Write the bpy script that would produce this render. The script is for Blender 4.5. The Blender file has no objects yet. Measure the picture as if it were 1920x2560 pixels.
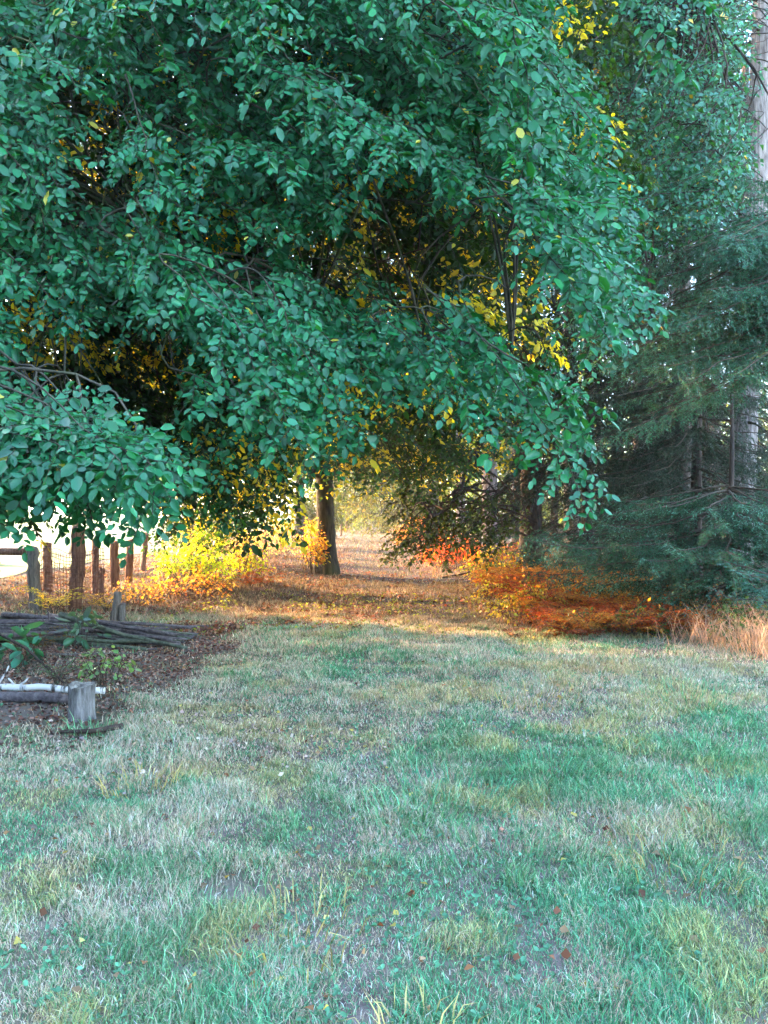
import bpy, math, random
import numpy as np
R = math.radians
rng = np.random.default_rng(7)
random.seed(7)
sc = bpy.context.scene
COL = sc.collection

# ------------------------------------------------------------------ camera, sky, sun, exposure
F, CX, CY, EYE = 1923.0, 960.0, 1280.0, 1.6
cam = bpy.data.cameras.new('camera'); camo = bpy.data.objects.new('camera', cam); COL.objects.link(camo)
cam.sensor_fit = 'VERTICAL'; cam.sensor_height = 24.0; cam.lens = 24.0 * F / 2560.0
cam.clip_start = 0.05; cam.clip_end = 3000
camo.location = (0, 0, EYE); camo.rotation_euler = (R(90), 0, 0)
sc.camera = camo
SUN_AZ, SUN_EL = -58.0, 13.0
world = bpy.data.worlds.new('World'); sc.world = world; world.use_nodes = True
wn = world.node_tree.nodes; sky = wn.new('ShaderNodeTexSky'); sky.sky_type = 'NISHITA'; sky.sun_disc = False
sky.sun_elevation = R(SUN_EL); sky.sun_rotation = R(SUN_AZ); sky.air_density = 1.0; sky.dust_density = 1.0; sky.ozone_density = 1.6
world.node_tree.links.new(sky.outputs[0], wn['Background'].inputs[0]); wn['Background'].inputs[1].default_value = 0.15
sl = bpy.data.lights.new('sun', 'SUN'); so = bpy.data.objects.new('sun', sl); COL.objects.link(so)
sl.energy = 2.0; sl.angle = R(0.53); sl.color = (1.0, 0.63, 0.35)
so.rotation_euler = (R(90 - SUN_EL), 0, R(180 - SUN_AZ))
so.location = (-20, 12, 15)
sc.view_settings.view_transform = 'Standard'; sc.view_settings.look = 'None'
sc.view_settings.exposure = 4.6; sc.view_settings.gamma = 1.0
sc.cycles.max_bounces = 6; sc.cycles.diffuse_bounces = 3; sc.cycles.transmission_bounces = 3
sc.cycles.use_adaptive_sampling = True; sc.cycles.adaptive_threshold = 0.02
sc.cycles.use_denoising = True

# ------------------------------------------------------------------ helpers
_lat = np.random.default_rng(3).random((256, 256))
def noise(x, y, s=1.0, o=0.0):
    x = np.asarray(x, float) / s + 57.3 + o; y = np.asarray(y, float) / s + 91.7 + o * 1.7
    xi = np.floor(x).astype(int); yi = np.floor(y).astype(int); fx = x - xi; fy = y - yi
    fx = fx * fx * (3 - 2 * fx); fy = fy * fy * (3 - 2 * fy)
    g = lambda a, b: _lat[a & 255, b & 255]
    return (g(xi, yi) * (1 - fx) + g(xi + 1, yi) * fx) * (1 - fy) + (g(xi, yi + 1) * (1 - fx) + g(xi + 1, yi + 1) * fx) * fy
def sst(a, b, x): t = np.clip((np.asarray(x, float) - a) / (b - a), 0, 1); return t * t * (3 - 2 * t)
def pathx(y): return 0.45 - 0.05 * (np.asarray(y, float) - 20)
def hgt(x, y):
    x = np.asarray(x, float); y = np.asarray(y, float)
    near = 1 - sst(60, 120, np.hypot(x, y))
    h = (noise(x, y, 0.7) - .5) * .05 + (noise(x, y, 2.7, 5) - .5) * .11
    d = np.abs(x - pathx(y)); bank = sst(1.5, 3.4, d) * sst(11, 19, y)
    h = h + bank * (.10 + .10 * noise(x, y, 1.6, 9)) - .05 * (1 - sst(.3, 1.6, d)) * sst(12, 18, y)
    return h * near
def W(px, py, d): return np.array([(px - CX) / F * d, d, EYE - (py - CY) / F * d])
def nrm(a): a = np.asarray(a, float); return a / (np.linalg.norm(a, axis=-1, keepdims=True) + 1e-9)

def mk(name, V, faces, mat, parent=None, attrs=None, smooth=False, loc=None):
    """faces: list of (n,k) int arrays"""
    me = bpy.data.meshes.new(name)
    V = np.ascontiguousarray(V, dtype=np.float32)
    faces = [np.asarray(f, dtype=np.int32) for f in faces if len(f)]
    me.vertices.add(len(V)); me.vertices.foreach_set('co', V.ravel())
    li = np.concatenate([f.ravel() for f in faces]); tot = np.concatenate([np.full(len(f), f.shape[1], np.int32) for f in faces])
    st = np.concatenate([[0], np.cumsum(tot)[:-1]]).astype(np.int32)
    me.loops.add(len(li)); me.loops.foreach_set('vertex_index', li)
    me.polygons.add(len(tot)); me.polygons.foreach_set('loop_start', st)
    if smooth: me.polygons.foreach_set('use_smooth', np.ones(len(tot), bool))
    me.update(calc_edges=True)
    if attrs is not None:
        c = np.ones((len(V), 4), np.float32); c[:, :3] = attrs
        at = me.attributes.new('tint', 'FLOAT_COLOR', 'POINT'); at.data.foreach_set('color', c.ravel())
    me.materials.append(mat)
    o = bpy.data.objects.new(name, me); COL.objects.link(o)
    if parent: o.parent = parent
    if loc is not None: o.location = loc
    return o
def tag(o, label, cat, group=None, kind=None):
    o['label'] = label; o['category'] = cat
    if group: o['group'] = group
    if kind: o['kind'] = kind
    return o
def struct(o): o['kind'] = 'structure'; return o
def empty(name, loc, rz=0):
    o = bpy.data.objects.new(name, None); COL.objects.link(o); o.location = loc; o.rotation_euler = (0, 0, rz); o.empty_display_size = .2; return o
def dup(root, loc, rz=0, scale=1.0, label=None, group=None, tilt=(0, 0)):
    r = root.copy(); COL.objects.link(r); r.location = loc; r.rotation_euler = (tilt[0], tilt[1], rz); r.scale = (scale,) * 3
    if label: r['label'] = label
    if group: r['group'] = group
    for ch in list(root.children):
        c = ch.copy(); COL.objects.link(c); c.parent = r
        for g in list(ch.children): e = g.copy(); COL.objects.link(e); e.parent = c
    return r

# curves as arrays (N,K,3)
def bez(A, B, C, D, K):
    t = np.linspace(0, 1, K)[None, :, None]; A, B, C, D = (np.asarray(q, float)[:, None, :] for q in (A, B, C, D))
    return A * (1 - t) ** 3 + 3 * B * t * (1 - t) ** 2 + 3 * C * t * t * (1 - t) + D * t ** 3
def tubes(P, r0, r1, sides=4, cap=False, wob=0.0):
    P = np.asarray(P, float); N, K, _ = P.shape
    T = nrm(np.gradient(P, axis=1)); ref = np.where(np.abs(T[..., 2:3]) > .8, np.array([1., 0, 0]), np.array([0, 0, 1.]))
    ref = np.broadcast_to(ref[:, :1], T.shape); U = nrm(np.cross(T, ref)); Vv = np.cross(T, U)
    r0 = np.broadcast_to(np.asarray(r0, float), (N,)); r1 = np.broadcast_to(np.asarray(r1, float), (N,))
    rad = r0[:, None] + (r1 - r0)[:, None] * np.linspace(0, 1, K)[None]
    a = np.arange(sides) / sides * 2 * math.pi
    rr = rad[:, :, None] * (1 + wob * (rng.random((N, K, sides)) - .5)) if wob else np.repeat(rad[:, :, None], sides, 2)
    V = P[:, :, None] + U[:, :, None] * (np.cos(a) * rr)[..., None] + Vv[:, :, None] * (np.sin(a) * rr)[..., None]
    idx = np.arange(N * K * sides).reshape(N, K, sides)
    A = idx[:, :-1]; B = idx[:, 1:]
    q = np.stack([A, np.roll(A, -1, 2), np.roll(B, -1, 2), B], -1).reshape(-1, 4)
    fs = [q]
    if cap: fs.append(idx[:, -1].reshape(-1, sides)); fs.append(idx[:, 0, ::-1].reshape(-1, sides))
    return V.reshape(-1, 3), fs
class Bag:
    def __init__(s): s.V = []; s.F = {}; s.C = []; s.n = 0
    def add(s, V, fs, col=None):
        V = np.asarray(V).reshape(-1, 3)
        for f in fs:
            f = np.asarray(f)
            if len(f): s.F.setdefault(f.shape[1], []).append(f + s.n)
        s.V.append(V); s.n += len(V)
        if col is not None: s.C.append(np.broadcast_to(col, V.shape))
    def out(s, name, mat, parent=None, smooth=False, loc=None):
        if not s.V: return None  # nothing gathered
        V = np.concatenate(s.V)
        if loc is not None: V = V - np.asarray(loc)
        return mk(name, V, [np.concatenate(v) for v in s.F.values()], mat, parent, np.concatenate(s.C) if s.C else None, smooth, loc=None if parent else loc)

def kids(P, Nn, gap, ln, t0=.12, fwd=.6, side=.8, drop=.15, K=4, jit=.25, taper=.6, bend=.25, rg=rng):
    """side shoots off polylines P (N,K,3) with plane normals Nn (N,3); returns (polylines, normals)"""
    N, K0, _ = P.shape
    L = np.linalg.norm(np.diff(P, axis=1), axis=2).sum(1)
    n = np.maximum(1, (L * (1 - t0) / gap * (.85 + .3 * rg.random(N))).astype(int))
    I = np.repeat(np.arange(N), n); off = np.arange(len(I)) - np.repeat(np.cumsum(n) - n, n)
    t = t0 + (1 - t0) * (off + rg.random(len(I)) * .7) / n[I]; t = np.clip(t, 0, .999)
    f = t * (K0 - 1); i = f.astype(int); fr = (f - i)[:, None]
    B = P[I, i] * (1 - fr) + P[I, i + 1] * fr; T = nrm(P[I, i + 1] - P[I, i]); n0 = Nn[I]
    S = nrm(np.cross(n0, T)) * np.where(off % 2 == 0, 1, -1)[:, None]
    D = nrm(T * fwd + S * side + jit * rg.normal(size=T.shape) * .6)
    l = (ln * (1 - taper * t) * (.7 + .6 * rg.random(len(I))))[:, None]
    down = np.array([0, 0, -1.])
    E = B + D * l + down * drop * l; M = B + D * l * .5 + T * l * bend * .15 + down * drop * l * .15
    if K == 2: Q = np.stack([B, E], 1)
    else:
        tt = np.linspace(0, 1, K)[None, :, None]
        Q = B[:, None] * (1 - tt) ** 2 + 2 * M[:, None] * tt * (1 - tt) + E[:, None] * tt * tt
    return Q, nrm(n0 + .25 * rg.normal(size=n0.shape))

# leaf templates: (verts (u, v, w)), faces
T_BEECH = (np.array([(0, 0, 0), (.3, -.36, .05), (.72, -.34, .03), (1, 0, -.08), (.72, .34, .03), (.3, .36, .05), (.33, 0, -.07), (.72, 0, -.08)]),
           [np.array([(0, 6, 1), (0, 5, 6), (7, 3, 2), (7, 4, 3)]), np.array([(1, 6, 7, 2), (6, 5, 4, 7)])])
T_KITE = (np.array([(0, 0, 0), (.45, -.36, .06), (1, 0, -.05), (.45, .36, .06)]), [np.array([(0, 1, 2), (0, 2, 3)])])
T_NEEDLE = (np.array([(0, -.5, 0), (0, .5, 0), (1, 0, 0)]), [np.array([(0, 1, 2)])])
def leaves(P, D, Nn, L, Wd, tpl):
    """P base (N,3), D dir, Nn normal, L length (N,), Wd width factor"""
    D = nrm(D); S = nrm(np.cross(Nn, D)); Nn = np.cross(D, S)
    T, fs = tpl; L = np.broadcast_to(L, (len(P),)); Wd = np.broadcast_to(Wd, (len(P),))
    V = P[:, None] + D[:, None] * (T[None, :, 0] * L[:, None])[..., None] + S[:, None] * (T[None, :, 1] * (L * Wd)[:, None])[..., None] \
        + Nn[:, None] * (T[None, :, 2] * (L * (1.2 + 1.3 * rng.normal(size=len(P))))[:, None])[..., None]
    off = (np.arange(len(P)) * len(T))[:, None, None]
    return V.reshape(-1, 3), [(f[None] + off).reshape(-1, f.shape[1]) for f in fs]
def leafon(bag, P, Nn, gap, L, Wd, tpl, col, side=.85, fwd=.45, drop=.2, njit=.35, t0=.1, cvar=.35, bias=None, rg=rng, accent=None):
    Q, N2 = kids(P, Nn, gap, L, t0=t0, fwd=fwd, side=side, drop=drop, K=2, jit=.35, taper=.25, rg=rg)
    # a leaf at every tip as well
    tip = P[:, -1]; td = nrm(P[:, -1] - P[:, -2])
    B = np.concatenate([Q[:, 0], tip]); D = np.concatenate([Q[:, 1] - Q[:, 0], td * L]); N2 = np.concatenate([N2, Nn])
    ll = np.linalg.norm(D, axis=1) * np.clip(np.exp(.25 * rg.normal(size=len(D))), .45, 1.6)
    if bias is not None: N2 = N2 + bias
    N2 = nrm(N2 + njit * rg.normal(size=N2.shape))
    V, fs = leaves(B, D, N2, ll, Wd * (.85 + .3 * rg.random(len(D))), tpl)
    k = len(tpl[0]); n = len(B)
    m = np.exp(cvar * rg.normal(size=(n, 1)) * .6); c = np.asarray(col)[None] * m * (1 + .10 * rg.normal(size=(n, 3)))
    if accent is not None:
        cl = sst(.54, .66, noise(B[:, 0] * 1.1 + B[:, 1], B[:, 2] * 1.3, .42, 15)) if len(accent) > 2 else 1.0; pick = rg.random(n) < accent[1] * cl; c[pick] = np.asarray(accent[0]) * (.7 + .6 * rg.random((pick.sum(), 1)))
    bag.add(V, fs, np.repeat(np.clip(c, .004, .85), k, 0)); return n

# ------------------------------------------------------------------ materials
def mat(name): m = bpy.data.materials.new(name); m.use_nodes = True; m.node_tree.nodes.clear(); return m, m.node_tree.nodes, m.node_tree.links
def leafmat(name, trans=.4, tcol=(1.9, 1.5, .25), rough=.42, spec=.5, back=None):
    m, n, l = mat(name); out = n.new('ShaderNodeOutputMaterial'); at = n.new('ShaderNodeAttribute'); at.attribute_name = 'tint'
    p = n.new('ShaderNodeBsdfPrincipled'); p.inputs['Roughness'].default_value = rough; p.inputs['Specular IOR Level'].default_value = spec
    l.new(at.outputs['Color'], p.inputs['Base Color'])
    mu = n.new('ShaderNodeVectorMath'); mu.operation = 'MULTIPLY'; l.new(at.outputs['Color'], mu.inputs[0]); mu.inputs[1].default_value = tcol
    tr = n.new('ShaderNodeBsdfTranslucent'); l.new(mu.outputs[0], tr.inputs[0])
    mx = n.new('ShaderNodeMixShader'); mx.inputs[0].default_value = trans; l.new(p.outputs[0], mx.inputs[1]); l.new(tr.outputs[0], mx.inputs[2])
    l.new(mx.outputs[0], out.inputs[0]); return m
def bark(name, c0, c1, sx=14, sz=2.0, bump=.6, rough=.9, moss=None):
    m, n, l = mat(name); out = n.new('ShaderNodeOutputMaterial'); p = n.new('ShaderNodeBsdfPrincipled'); p.inputs['Roughness'].default_value = rough
    p.inputs['Specular IOR Level'].default_value = .2
    tc = n.new('ShaderNodeTexCoord'); mp = n.new('ShaderNodeMapping'); mp.inputs['Scale'].default_value = (sx, sx, sz); l.new(tc.outputs['Object'], mp.inputs[0])
    nz = n.new('ShaderNodeTexNoise'); nz.inputs['Scale'].default_value = 1.0; nz.inputs['Detail'].default_value = 6; nz.inputs['Roughness'].default_value = .65; l.new(mp.outputs[0], nz.inputs[0])
    n2 = n.new('ShaderNodeTexNoise'); n2.inputs['Scale'].default_value = 1.7; n2.inputs['Detail'].default_value = 3; l.new(tc.outputs['Object'], n2.inputs[0])
    cr = n.new('ShaderNodeValToRGB'); cr.color_ramp.elements[0].position = .36; cr.color_ramp.elements[1].position = .66
    cr.color_ramp.elements[0].color = (*c0, 1); cr.color_ramp.elements[1].color = (*c1, 1); l.new(nz.outputs[0], cr.inputs[0])
    col = cr.outputs[0]
    if moss:
        mr = n.new('ShaderNodeMapRange'); mr.inputs[1].default_value = .5; mr.inputs[2].default_value = .7; l.new(n2.outputs[0], mr.inputs[0])
        mx = n.new('ShaderNodeMix'); mx.data_type = 'RGBA'; l.new(mr.outputs[0], mx.inputs[0]); l.new(col, mx.inputs[6]); mx.inputs[7].default_value = (*moss, 1); col = mx.outputs[2]
    l.new(col, p.inputs['Base Color'])
    b = n.new('ShaderNodeBump'); b.inputs['Strength'].default_value = bump; b.inputs['Distance'].default_value = .03; l.new(nz.outputs[0], b.inputs['Height']); l.new(b.outputs[0], p.inputs['Normal'])
    l.new(p.outputs[0], out.inputs[0]); return m
M_leaf = leafmat('beech_leaf', .22, (2.6, 1.9, .25), .42, .4)
M_leaf2 = leafmat('far_leaf', .45, (2.5, 1.75, .2), .5, .3)
M_needle = leafmat('conifer_needle', .2, (1.6, 1.2, .4), .55, .3)
M_grass = leafmat('grass_blade', .3, (1.2, 1.0, .5), .6, .25)
M_dry = leafmat('dry_leaf', .45, (1.5, .95, .4), .75, .1)
B_beech = bark('beech_bark', (.025, .022, .016), (.10, .08, .055), 14, 3, .8, moss=(.06, .07, .02))
B_pine = bark('pine_bark', (.09, .065, .06), (.34, .27, .25), 26, 3.2, .9)
B_dark = bark('dark_bark', (.03, .02, .018), (.10, .065, .05), 22, 3, .8)
B_twig = bark('twig_bark', (.05, .035, .025), (.12, .085, .06), 30, 30, .2)
B_post = bark('post_wood', (.10, .045, .03), (.34, .17, .11), 32, 2.2, .9)
B_postg = bark('weathered_wood', (.08, .065, .055), (.27, .22, .19), 34, 2.5, .8)
B_stick = bark('stick_bark', (.055, .04, .045), (.19, .15, .15), 18, 18, .6)
B_stickg = bark('mossy_stick_bark', (.06, .065, .045), (.17, .18, .13), 18, 18, .6)

def groundmat(name, cols, sc1=9, sc2=1.1, bump=.5):
    m, n, l = mat(name); out = n.new('ShaderNodeOutputMaterial'); p = n.new('ShaderNodeBsdfPrincipled'); p.inputs['Roughness'].default_value = .95; p.inputs['Specular IOR Level'].default_value = .1
    g = n.new('ShaderNodeNewGeometry')
    a = n.new('ShaderNodeTexNoise'); a.inputs['Scale'].default_value = sc1; a.inputs['Detail'].default_value = 8; a.inputs['Roughness'].default_value = .7; l.new(g.outputs['Position'], a.inputs[0])
    b = n.new('ShaderNodeTexNoise'); b.inputs['Scale'].default_value = sc2; b.inputs['Detail'].default_value = 4; l.new(g.outputs['Position'], b.inputs[0])
    r1 = n.new('ShaderNodeValToRGB'); r1.color_ramp.elements[0].position = .35; r1.color_ramp.elements[1].position = .68; l.new(a.outputs[0], r1.inputs[0])
    r1.color_ramp.elements[0].color = (*cols[0], 1); r1.color_ramp.elements[1].color = (*cols[1], 1)
    mr = n.new('ShaderNodeMapRange'); mr.inputs[1].default_value = .42; mr.inputs[2].default_value = .62; l.new(b.outputs[0], mr.inputs[0])
    mx = n.new('ShaderNodeMix'); mx.data_type = 'RGBA'; l.new(mr.outputs[0], mx.inputs[0]); l.new(r1.outputs[0], mx.inputs[6]); mx.inputs[7].default_value = (*cols[2], 1)
    l.new(mx.outputs[2], p.inputs['Base Color'])
    bp = n.new('ShaderNodeBump'); bp.inputs['Strength'].default_value = bump; bp.inputs['Distance'].default_value = .03; l.new(a.outputs[0], bp.inputs['Height']); l.new(bp.outputs[0], p.inputs['Normal'])
    l.new(p.outputs[0], out.inputs[0]); return m
G_soil = groundmat('soil_and_thatch', ((.09, .065, .06), (.26, .20, .175), (.13, .115, .08)))
G_path = groundmat('leafy_path_soil', ((.06, .035, .032), (.17, .10, .085), (.10, .09, .05)), 14, 1.6)
G_field = groundmat('pale_field_grass', ((.22, .26, .09), (.42, .44, .20), (.30, .34, .13)), 5, .3)

# ------------------------------------------------------------------ ground, path, field
def sheet(name, xs, ys, zf, m):
    X, Y = np.meshgrid(xs, ys); Z = zf(X, Y); V = np.stack([X, Y, Z], -1).reshape(-1, 3)
    i = np.arange(len(xs) * len(ys)).reshape(len(ys), len(xs))
    q = np.stack([i[:-1, :-1], i[:-1, 1:], i[1:, 1:], i[1:, :-1]], -1).reshape(-1, 4)
    return struct(mk(name, V, [q], m, smooth=True))
gx = np.concatenate([-np.geomspace(900, 9.2, 26), np.arange(-9, 9.01, .12), np.geomspace(9.2, 900, 26)])
gy = np.concatenate([-np.geomspace(300, 2.2, 14), np.arange(-2, 34, .14), np.geomspace(34.3, 1500, 40)])
sheet('ground', gx, gy, hgt, G_soil)
py_ = np.concatenate([np.arange(12, 40, .2), np.arange(40, 95, 1.0)]); pu = np.linspace(-1, 1, 17)
PX = pathx(py_)[:, None] + pu[None] * (1.25 + .35 * noise(py_, py_ * 0, 2.2, 3))[:, None] * np.minimum(1, .35 + (py_ - 12) / 5)[:, None]; PY = np.repeat(py_[:, None], 17, 1)
i = np.arange(PX.size).reshape(PX.shape)
struct(mk('path', np.stack([PX, PY, hgt(PX, PY) + .009], -1).reshape(-1, 3), [np.stack([i[:-1, :-1], i[:-1, 1:], i[1:, 1:], i[1:, :-1]], -1).reshape(-1, 4)], G_path, smooth=True))
X_, Y_ = np.meshgrid(np.linspace(-7.6, 9, 120), 10.3 + 100 * np.linspace(0, 1, 300) ** 1.6); Y_ = Y_ + 1.1 * (noise(X_, X_ * 0, 1.3, 5) - .5) + 1.0 * sst(1.5, 0, np.abs(X_ - 2)) * 0 + .5 * (noise(X_, X_ * 0, .35, 8) - .5) - .5 * sst(1.2, 3, X_); X_ = X_ + .3 * (noise(Y_, Y_ * 0, 2, 1) - .5)
i = np.arange(X_.size).reshape(X_.shape)
struct(mk('woodland_floor', np.stack([X_, Y_, hgt(X_, Y_) + .003], -1).reshape(-1, 3), [np.stack([i[:-1, :-1], i[:-1, 1:], i[1:, 1:], i[1:, :-1]], -1).reshape(-1, 4)], groundmat('dark_woodland_soil', ((.05, .025, .022), (.17, .095, .07), (.09, .06, .035)), 11, 1.4), smooth=True))
sheet('field', np.concatenate([-np.geomspace(900, 22, 20), np.arange(-21.5, -8.4, .35)]), np.concatenate([np.arange(16.4, 60, .4), np.geomspace(61, 1400, 30)]), lambda x, y: hgt(x, y) + .02, G_field)

# ------------------------------------------------------------------ grass
C_GREEN = np.array((.13, .29, .15)); C_TEAL = np.array((.10, .31, .165)); C_STRAW = np.array((.64, .51, .41)); C_YEL = np.array((.50, .40, .16)); C_PINK = np.array((.60, .44, .35))
def blades(bag, x, y, L, w, col, lean=.6, rg=rng, az=None):
    n = len(x); z = hgt(x, y) - .004; a = rg.random(n) * 2 * math.pi if az is None else az; b = rg.random(n) * 2 * math.pi
    ln = lean * (.35 + 1.1 * rg.random(n)); ln = np.minimum(ln, 1.35)
    d = np.stack([np.cos(a), np.sin(a), 0 * a], 1); s = np.stack([np.cos(b), np.sin(b), 0 * b], 1); up = np.array([0, 0, 1.])
    P0 = np.stack([x, y, z], 1); L = L[:, None]; w = (w * np.ones(n))[:, None]
    P1 = P0 + (d * np.sin(ln * .45)[:, None] + up * np.cos(ln * .45)[:, None]) * L * .5
    P2 = P1 + (d * np.sin(ln * 1.25)[:, None] + up * np.cos(np.minimum(ln * 1.25, 1.75))[:, None]) * L * .5
    V = np.stack([P0 - s * w * .5, P0 + s * w * .5, P1 + s * w * .42, P1 - s * w * .42, P2], 1)
    o = (np.arange(n) * 5)[:, None]
    bag.add(V.reshape(-1, 3), [np.array([[0, 1, 2, 3]]) + o, np.array([[3, 2, 4]]) + o], np.repeat(np.clip(col, .01, .85), 5, 0))
def littermask(x, y):   # bare, chip-strewn ground round the stick heap and under the trees
    a = sst(-1.55, -2.15, x + .5 * (noise(x, y, .6, 2) - .5) - (y - 7) * .06) * sst(4.9, 5.6, y + .5 * (noise(x, y, .5, 7) - .5)) * (1 - sst(10.6, 12, y))
    return a
def patchcol(x, y, rg, f_over=None):
    n = len(x); f = noise(x, y, 1.1, 11) * .42 + noise(x, y, .28, 4) * .58 - .10 * sst(4.8, 3.2, y) + .12 * rg.normal(size=n)
    f = f + .20 * sst(3, -2.5, x + (noise(x, y, 2) - .5) * 2) - .10 + .30 * np.exp(-((y - 6.3 - .3 * x) / 1.0) ** 2) - .12 * np.exp(-((x - 1.2) ** 2 + (y - 4.4) ** 2) / 1.8)
    f = f + .19 * sst(5.4, 7.5, y) + .15 * sst(10, 15, y) + .12 * sst(1.0, 3.5, x) * sst(6.5, 8, y)
    if f_over is not None: f = f + f_over
    w = (.20 + .60 * sst(.34, .66, f))[:, None]
    g = C_GREEN + (C_TEAL - C_GREEN) * sst(.3, .7, noise(x, y, .8, 21))[:, None]
    s = C_STRAW + (C_PINK - C_STRAW) * sst(.4, .7, noise(x, y, .5, 31))[:, None]
    pick = rg.random((n, 1)) < w
    c = np.where(pick, s, g)
    ye = .7 * sst(.64, .76, noise(x, y, .45, 41) + .06 * rg.normal(size=n))[:, None] * (rg.random((n, 1)) < .7)
    c = c * (1 - ye * .8) + C_YEL * ye * .8
    sun = (sst(9.8, 12.2, y + .2 * x) * .8)[:, None]  # blades past the lawn blend to their own reddish brown
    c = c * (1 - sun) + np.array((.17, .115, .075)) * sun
    return c * np.exp(.42 * rg.normal(size=(n, 1))), pick[:, 0]
def scatter(n, y0, y1, margin, rg, pw=1.0):
    y = y0 + (y1 - y0) * rg.random(int(n * 1.0)) ** pw; hw = .5 * y + margin; x = (rg.random(len(y)) * 2 - 1) * hw
    return x, y
gr = np.random.default_rng(11); gb = Bag()
for (y0, y1, dens, L0, wd, mg) in ((1.7, 3.2, 17000, .048, .0030, .8), (3.2, 5, 13000, .050, .0037, .9), (5, 8, 8000, .048, .0052, 1.1), (8, 12, 3800, .056, .0066, 1.5), (12, 18, 620, .080, .008, 2), (18, 30, 150, .09, .013, 2), (30, 70, 42, .13, .03, 1)):
    area = .5 * (y1 ** 2 - y0 ** 2) + 2 * mg * (y1 - y0)
    # uniform over the trapezoid
    yy = y0 + (y1 - y0) * gr.random(int(area * dens * 1.35)); keep = gr.random(len(yy)) < (.5 * yy + mg) / (.5 * y1 + mg); yy = yy[keep]
    xx = (gr.random(len(yy)) * 2 - 1) * (.5 * yy + mg)
    tuft = noise(xx, yy, .16, 3) * .6 + noise(xx, yy, .55, 13) * .4
    k = gr.random(len(xx)) < (.6 + .7 * sst(.25, .6, tuft)) * (1 - .97 * littermask(xx, yy))
    pd = np.abs(xx - pathx(yy)); k &= (gr.random(len(xx)) < 1 - .55 * sst(11, 15, yy) * sst(.30, .55, noise(xx, yy, .9, 17)))
    k &= ~((xx < -8.3) & (yy > 16.2))
    bare = (((xx + .62) / .22) ** 2 + ((yy - 3.35) / .14) ** 2 < 1) 
    k &= ~(bare & (gr.random(len(xx)) < .8))
    xx, yy = xx[k], yy[k]; tuft = tuft[k]
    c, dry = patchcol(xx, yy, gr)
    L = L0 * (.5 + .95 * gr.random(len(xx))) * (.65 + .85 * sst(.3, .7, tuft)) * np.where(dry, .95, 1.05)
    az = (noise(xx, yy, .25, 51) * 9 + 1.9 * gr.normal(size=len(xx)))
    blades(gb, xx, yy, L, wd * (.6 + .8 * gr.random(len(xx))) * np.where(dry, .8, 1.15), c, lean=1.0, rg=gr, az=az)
# long tussock blades
for (cx, cy, rr, n, c) in [(1.05, 4.75, .3, 420, C_TEAL), (.15, 4.1, .3, 260, C_GREEN * 1.2), (.35, 4.35, .4, 380, C_TEAL), (1.9, 4.2, .35, 400, C_TEAL), (2.2, 5.1, .4, 420, C_TEAL), (-.35, 2.95, .3, 120, C_YEL * .8), (.55, 3.6, .3, 260, C_GREEN),
                           (1.35, 3.5, .3, 150, C_YEL * .7), (-2.75, 5.3, .3, 200, C_GREEN), (-2.15, 5.65, .18, 160, C_GREEN * 1.3), (-1.45, 4.6, .25, 150, C_YEL), (.1, 2.35, .2, 110, C_YEL), (3.0, 5.6, .4, 380, C_GREEN), (2.6, 6.6, .5, 420, C_GREEN * 1.2), (1.2, 6.6, .5, 250, C_YEL * .9)]:
    a = gr.random(n) * 2 * math.pi; r = rr * np.sqrt(gr.random(n)); x = cx + r * np.cos(a); y = cy + r * np.sin(a)
    x = x[::2]; y = y[::2]; a = a[::2]; n = len(x)
    blades(gb, x, y, .09 + .10 * gr.random(n), .005 + .003 * gr.random(n), c * np.exp(.25 * gr.normal(size=(n, 1))), lean=1.25, rg=gr, az=a + .6 * gr.normal(size=n))
tag(gb.out('grass', M_grass), 'short mown grass with straw patches covering the whole foreground', 'grass', kind='stuff')

# small broad-leaved weeds in the turf (plantain, clover)
wb = Bag(); n = 5200; yy = 1.8 + 9 * gr.random(n) ** 1.3; xx = (gr.random(n) * 2 - 1) * (.5 * yy + .6)
keep = noise(xx, yy, .5, 61) > .5; xx, yy = xx[keep], yy[keep]; keep = gr.random(len(xx)) > littermask(xx, yy) * .9; xx, yy = xx[keep], yy[keep]
k = 4; xx = np.repeat(xx, k); yy = np.repeat(yy, k); a = gr.random(len(xx)) * 2 * math.pi
P = np.stack([xx, yy, hgt(xx, yy) + .004 + .03 * gr.random(len(xx))], 1); D = np.stack([np.cos(a), np.sin(a), .25 + .5 * gr.random(len(xx))], 1)
V, fs = leaves(P, D, np.array([0, -.3, 1.]) + .3 * gr.normal(size=P.shape), .010 + .018 * gr.random(len(xx)), .8, T_BEECH)
wb.add(V, fs, np.repeat((C_TEAL * .75 + .02)[None] * np.exp(.25 * gr.normal(size=(len(xx), 1))), 8, 0))
tag(wb.out('clover', M_grass), 'low broad-leaved weeds spread through the foreground turf', 'weeds', kind='stuff')

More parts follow.
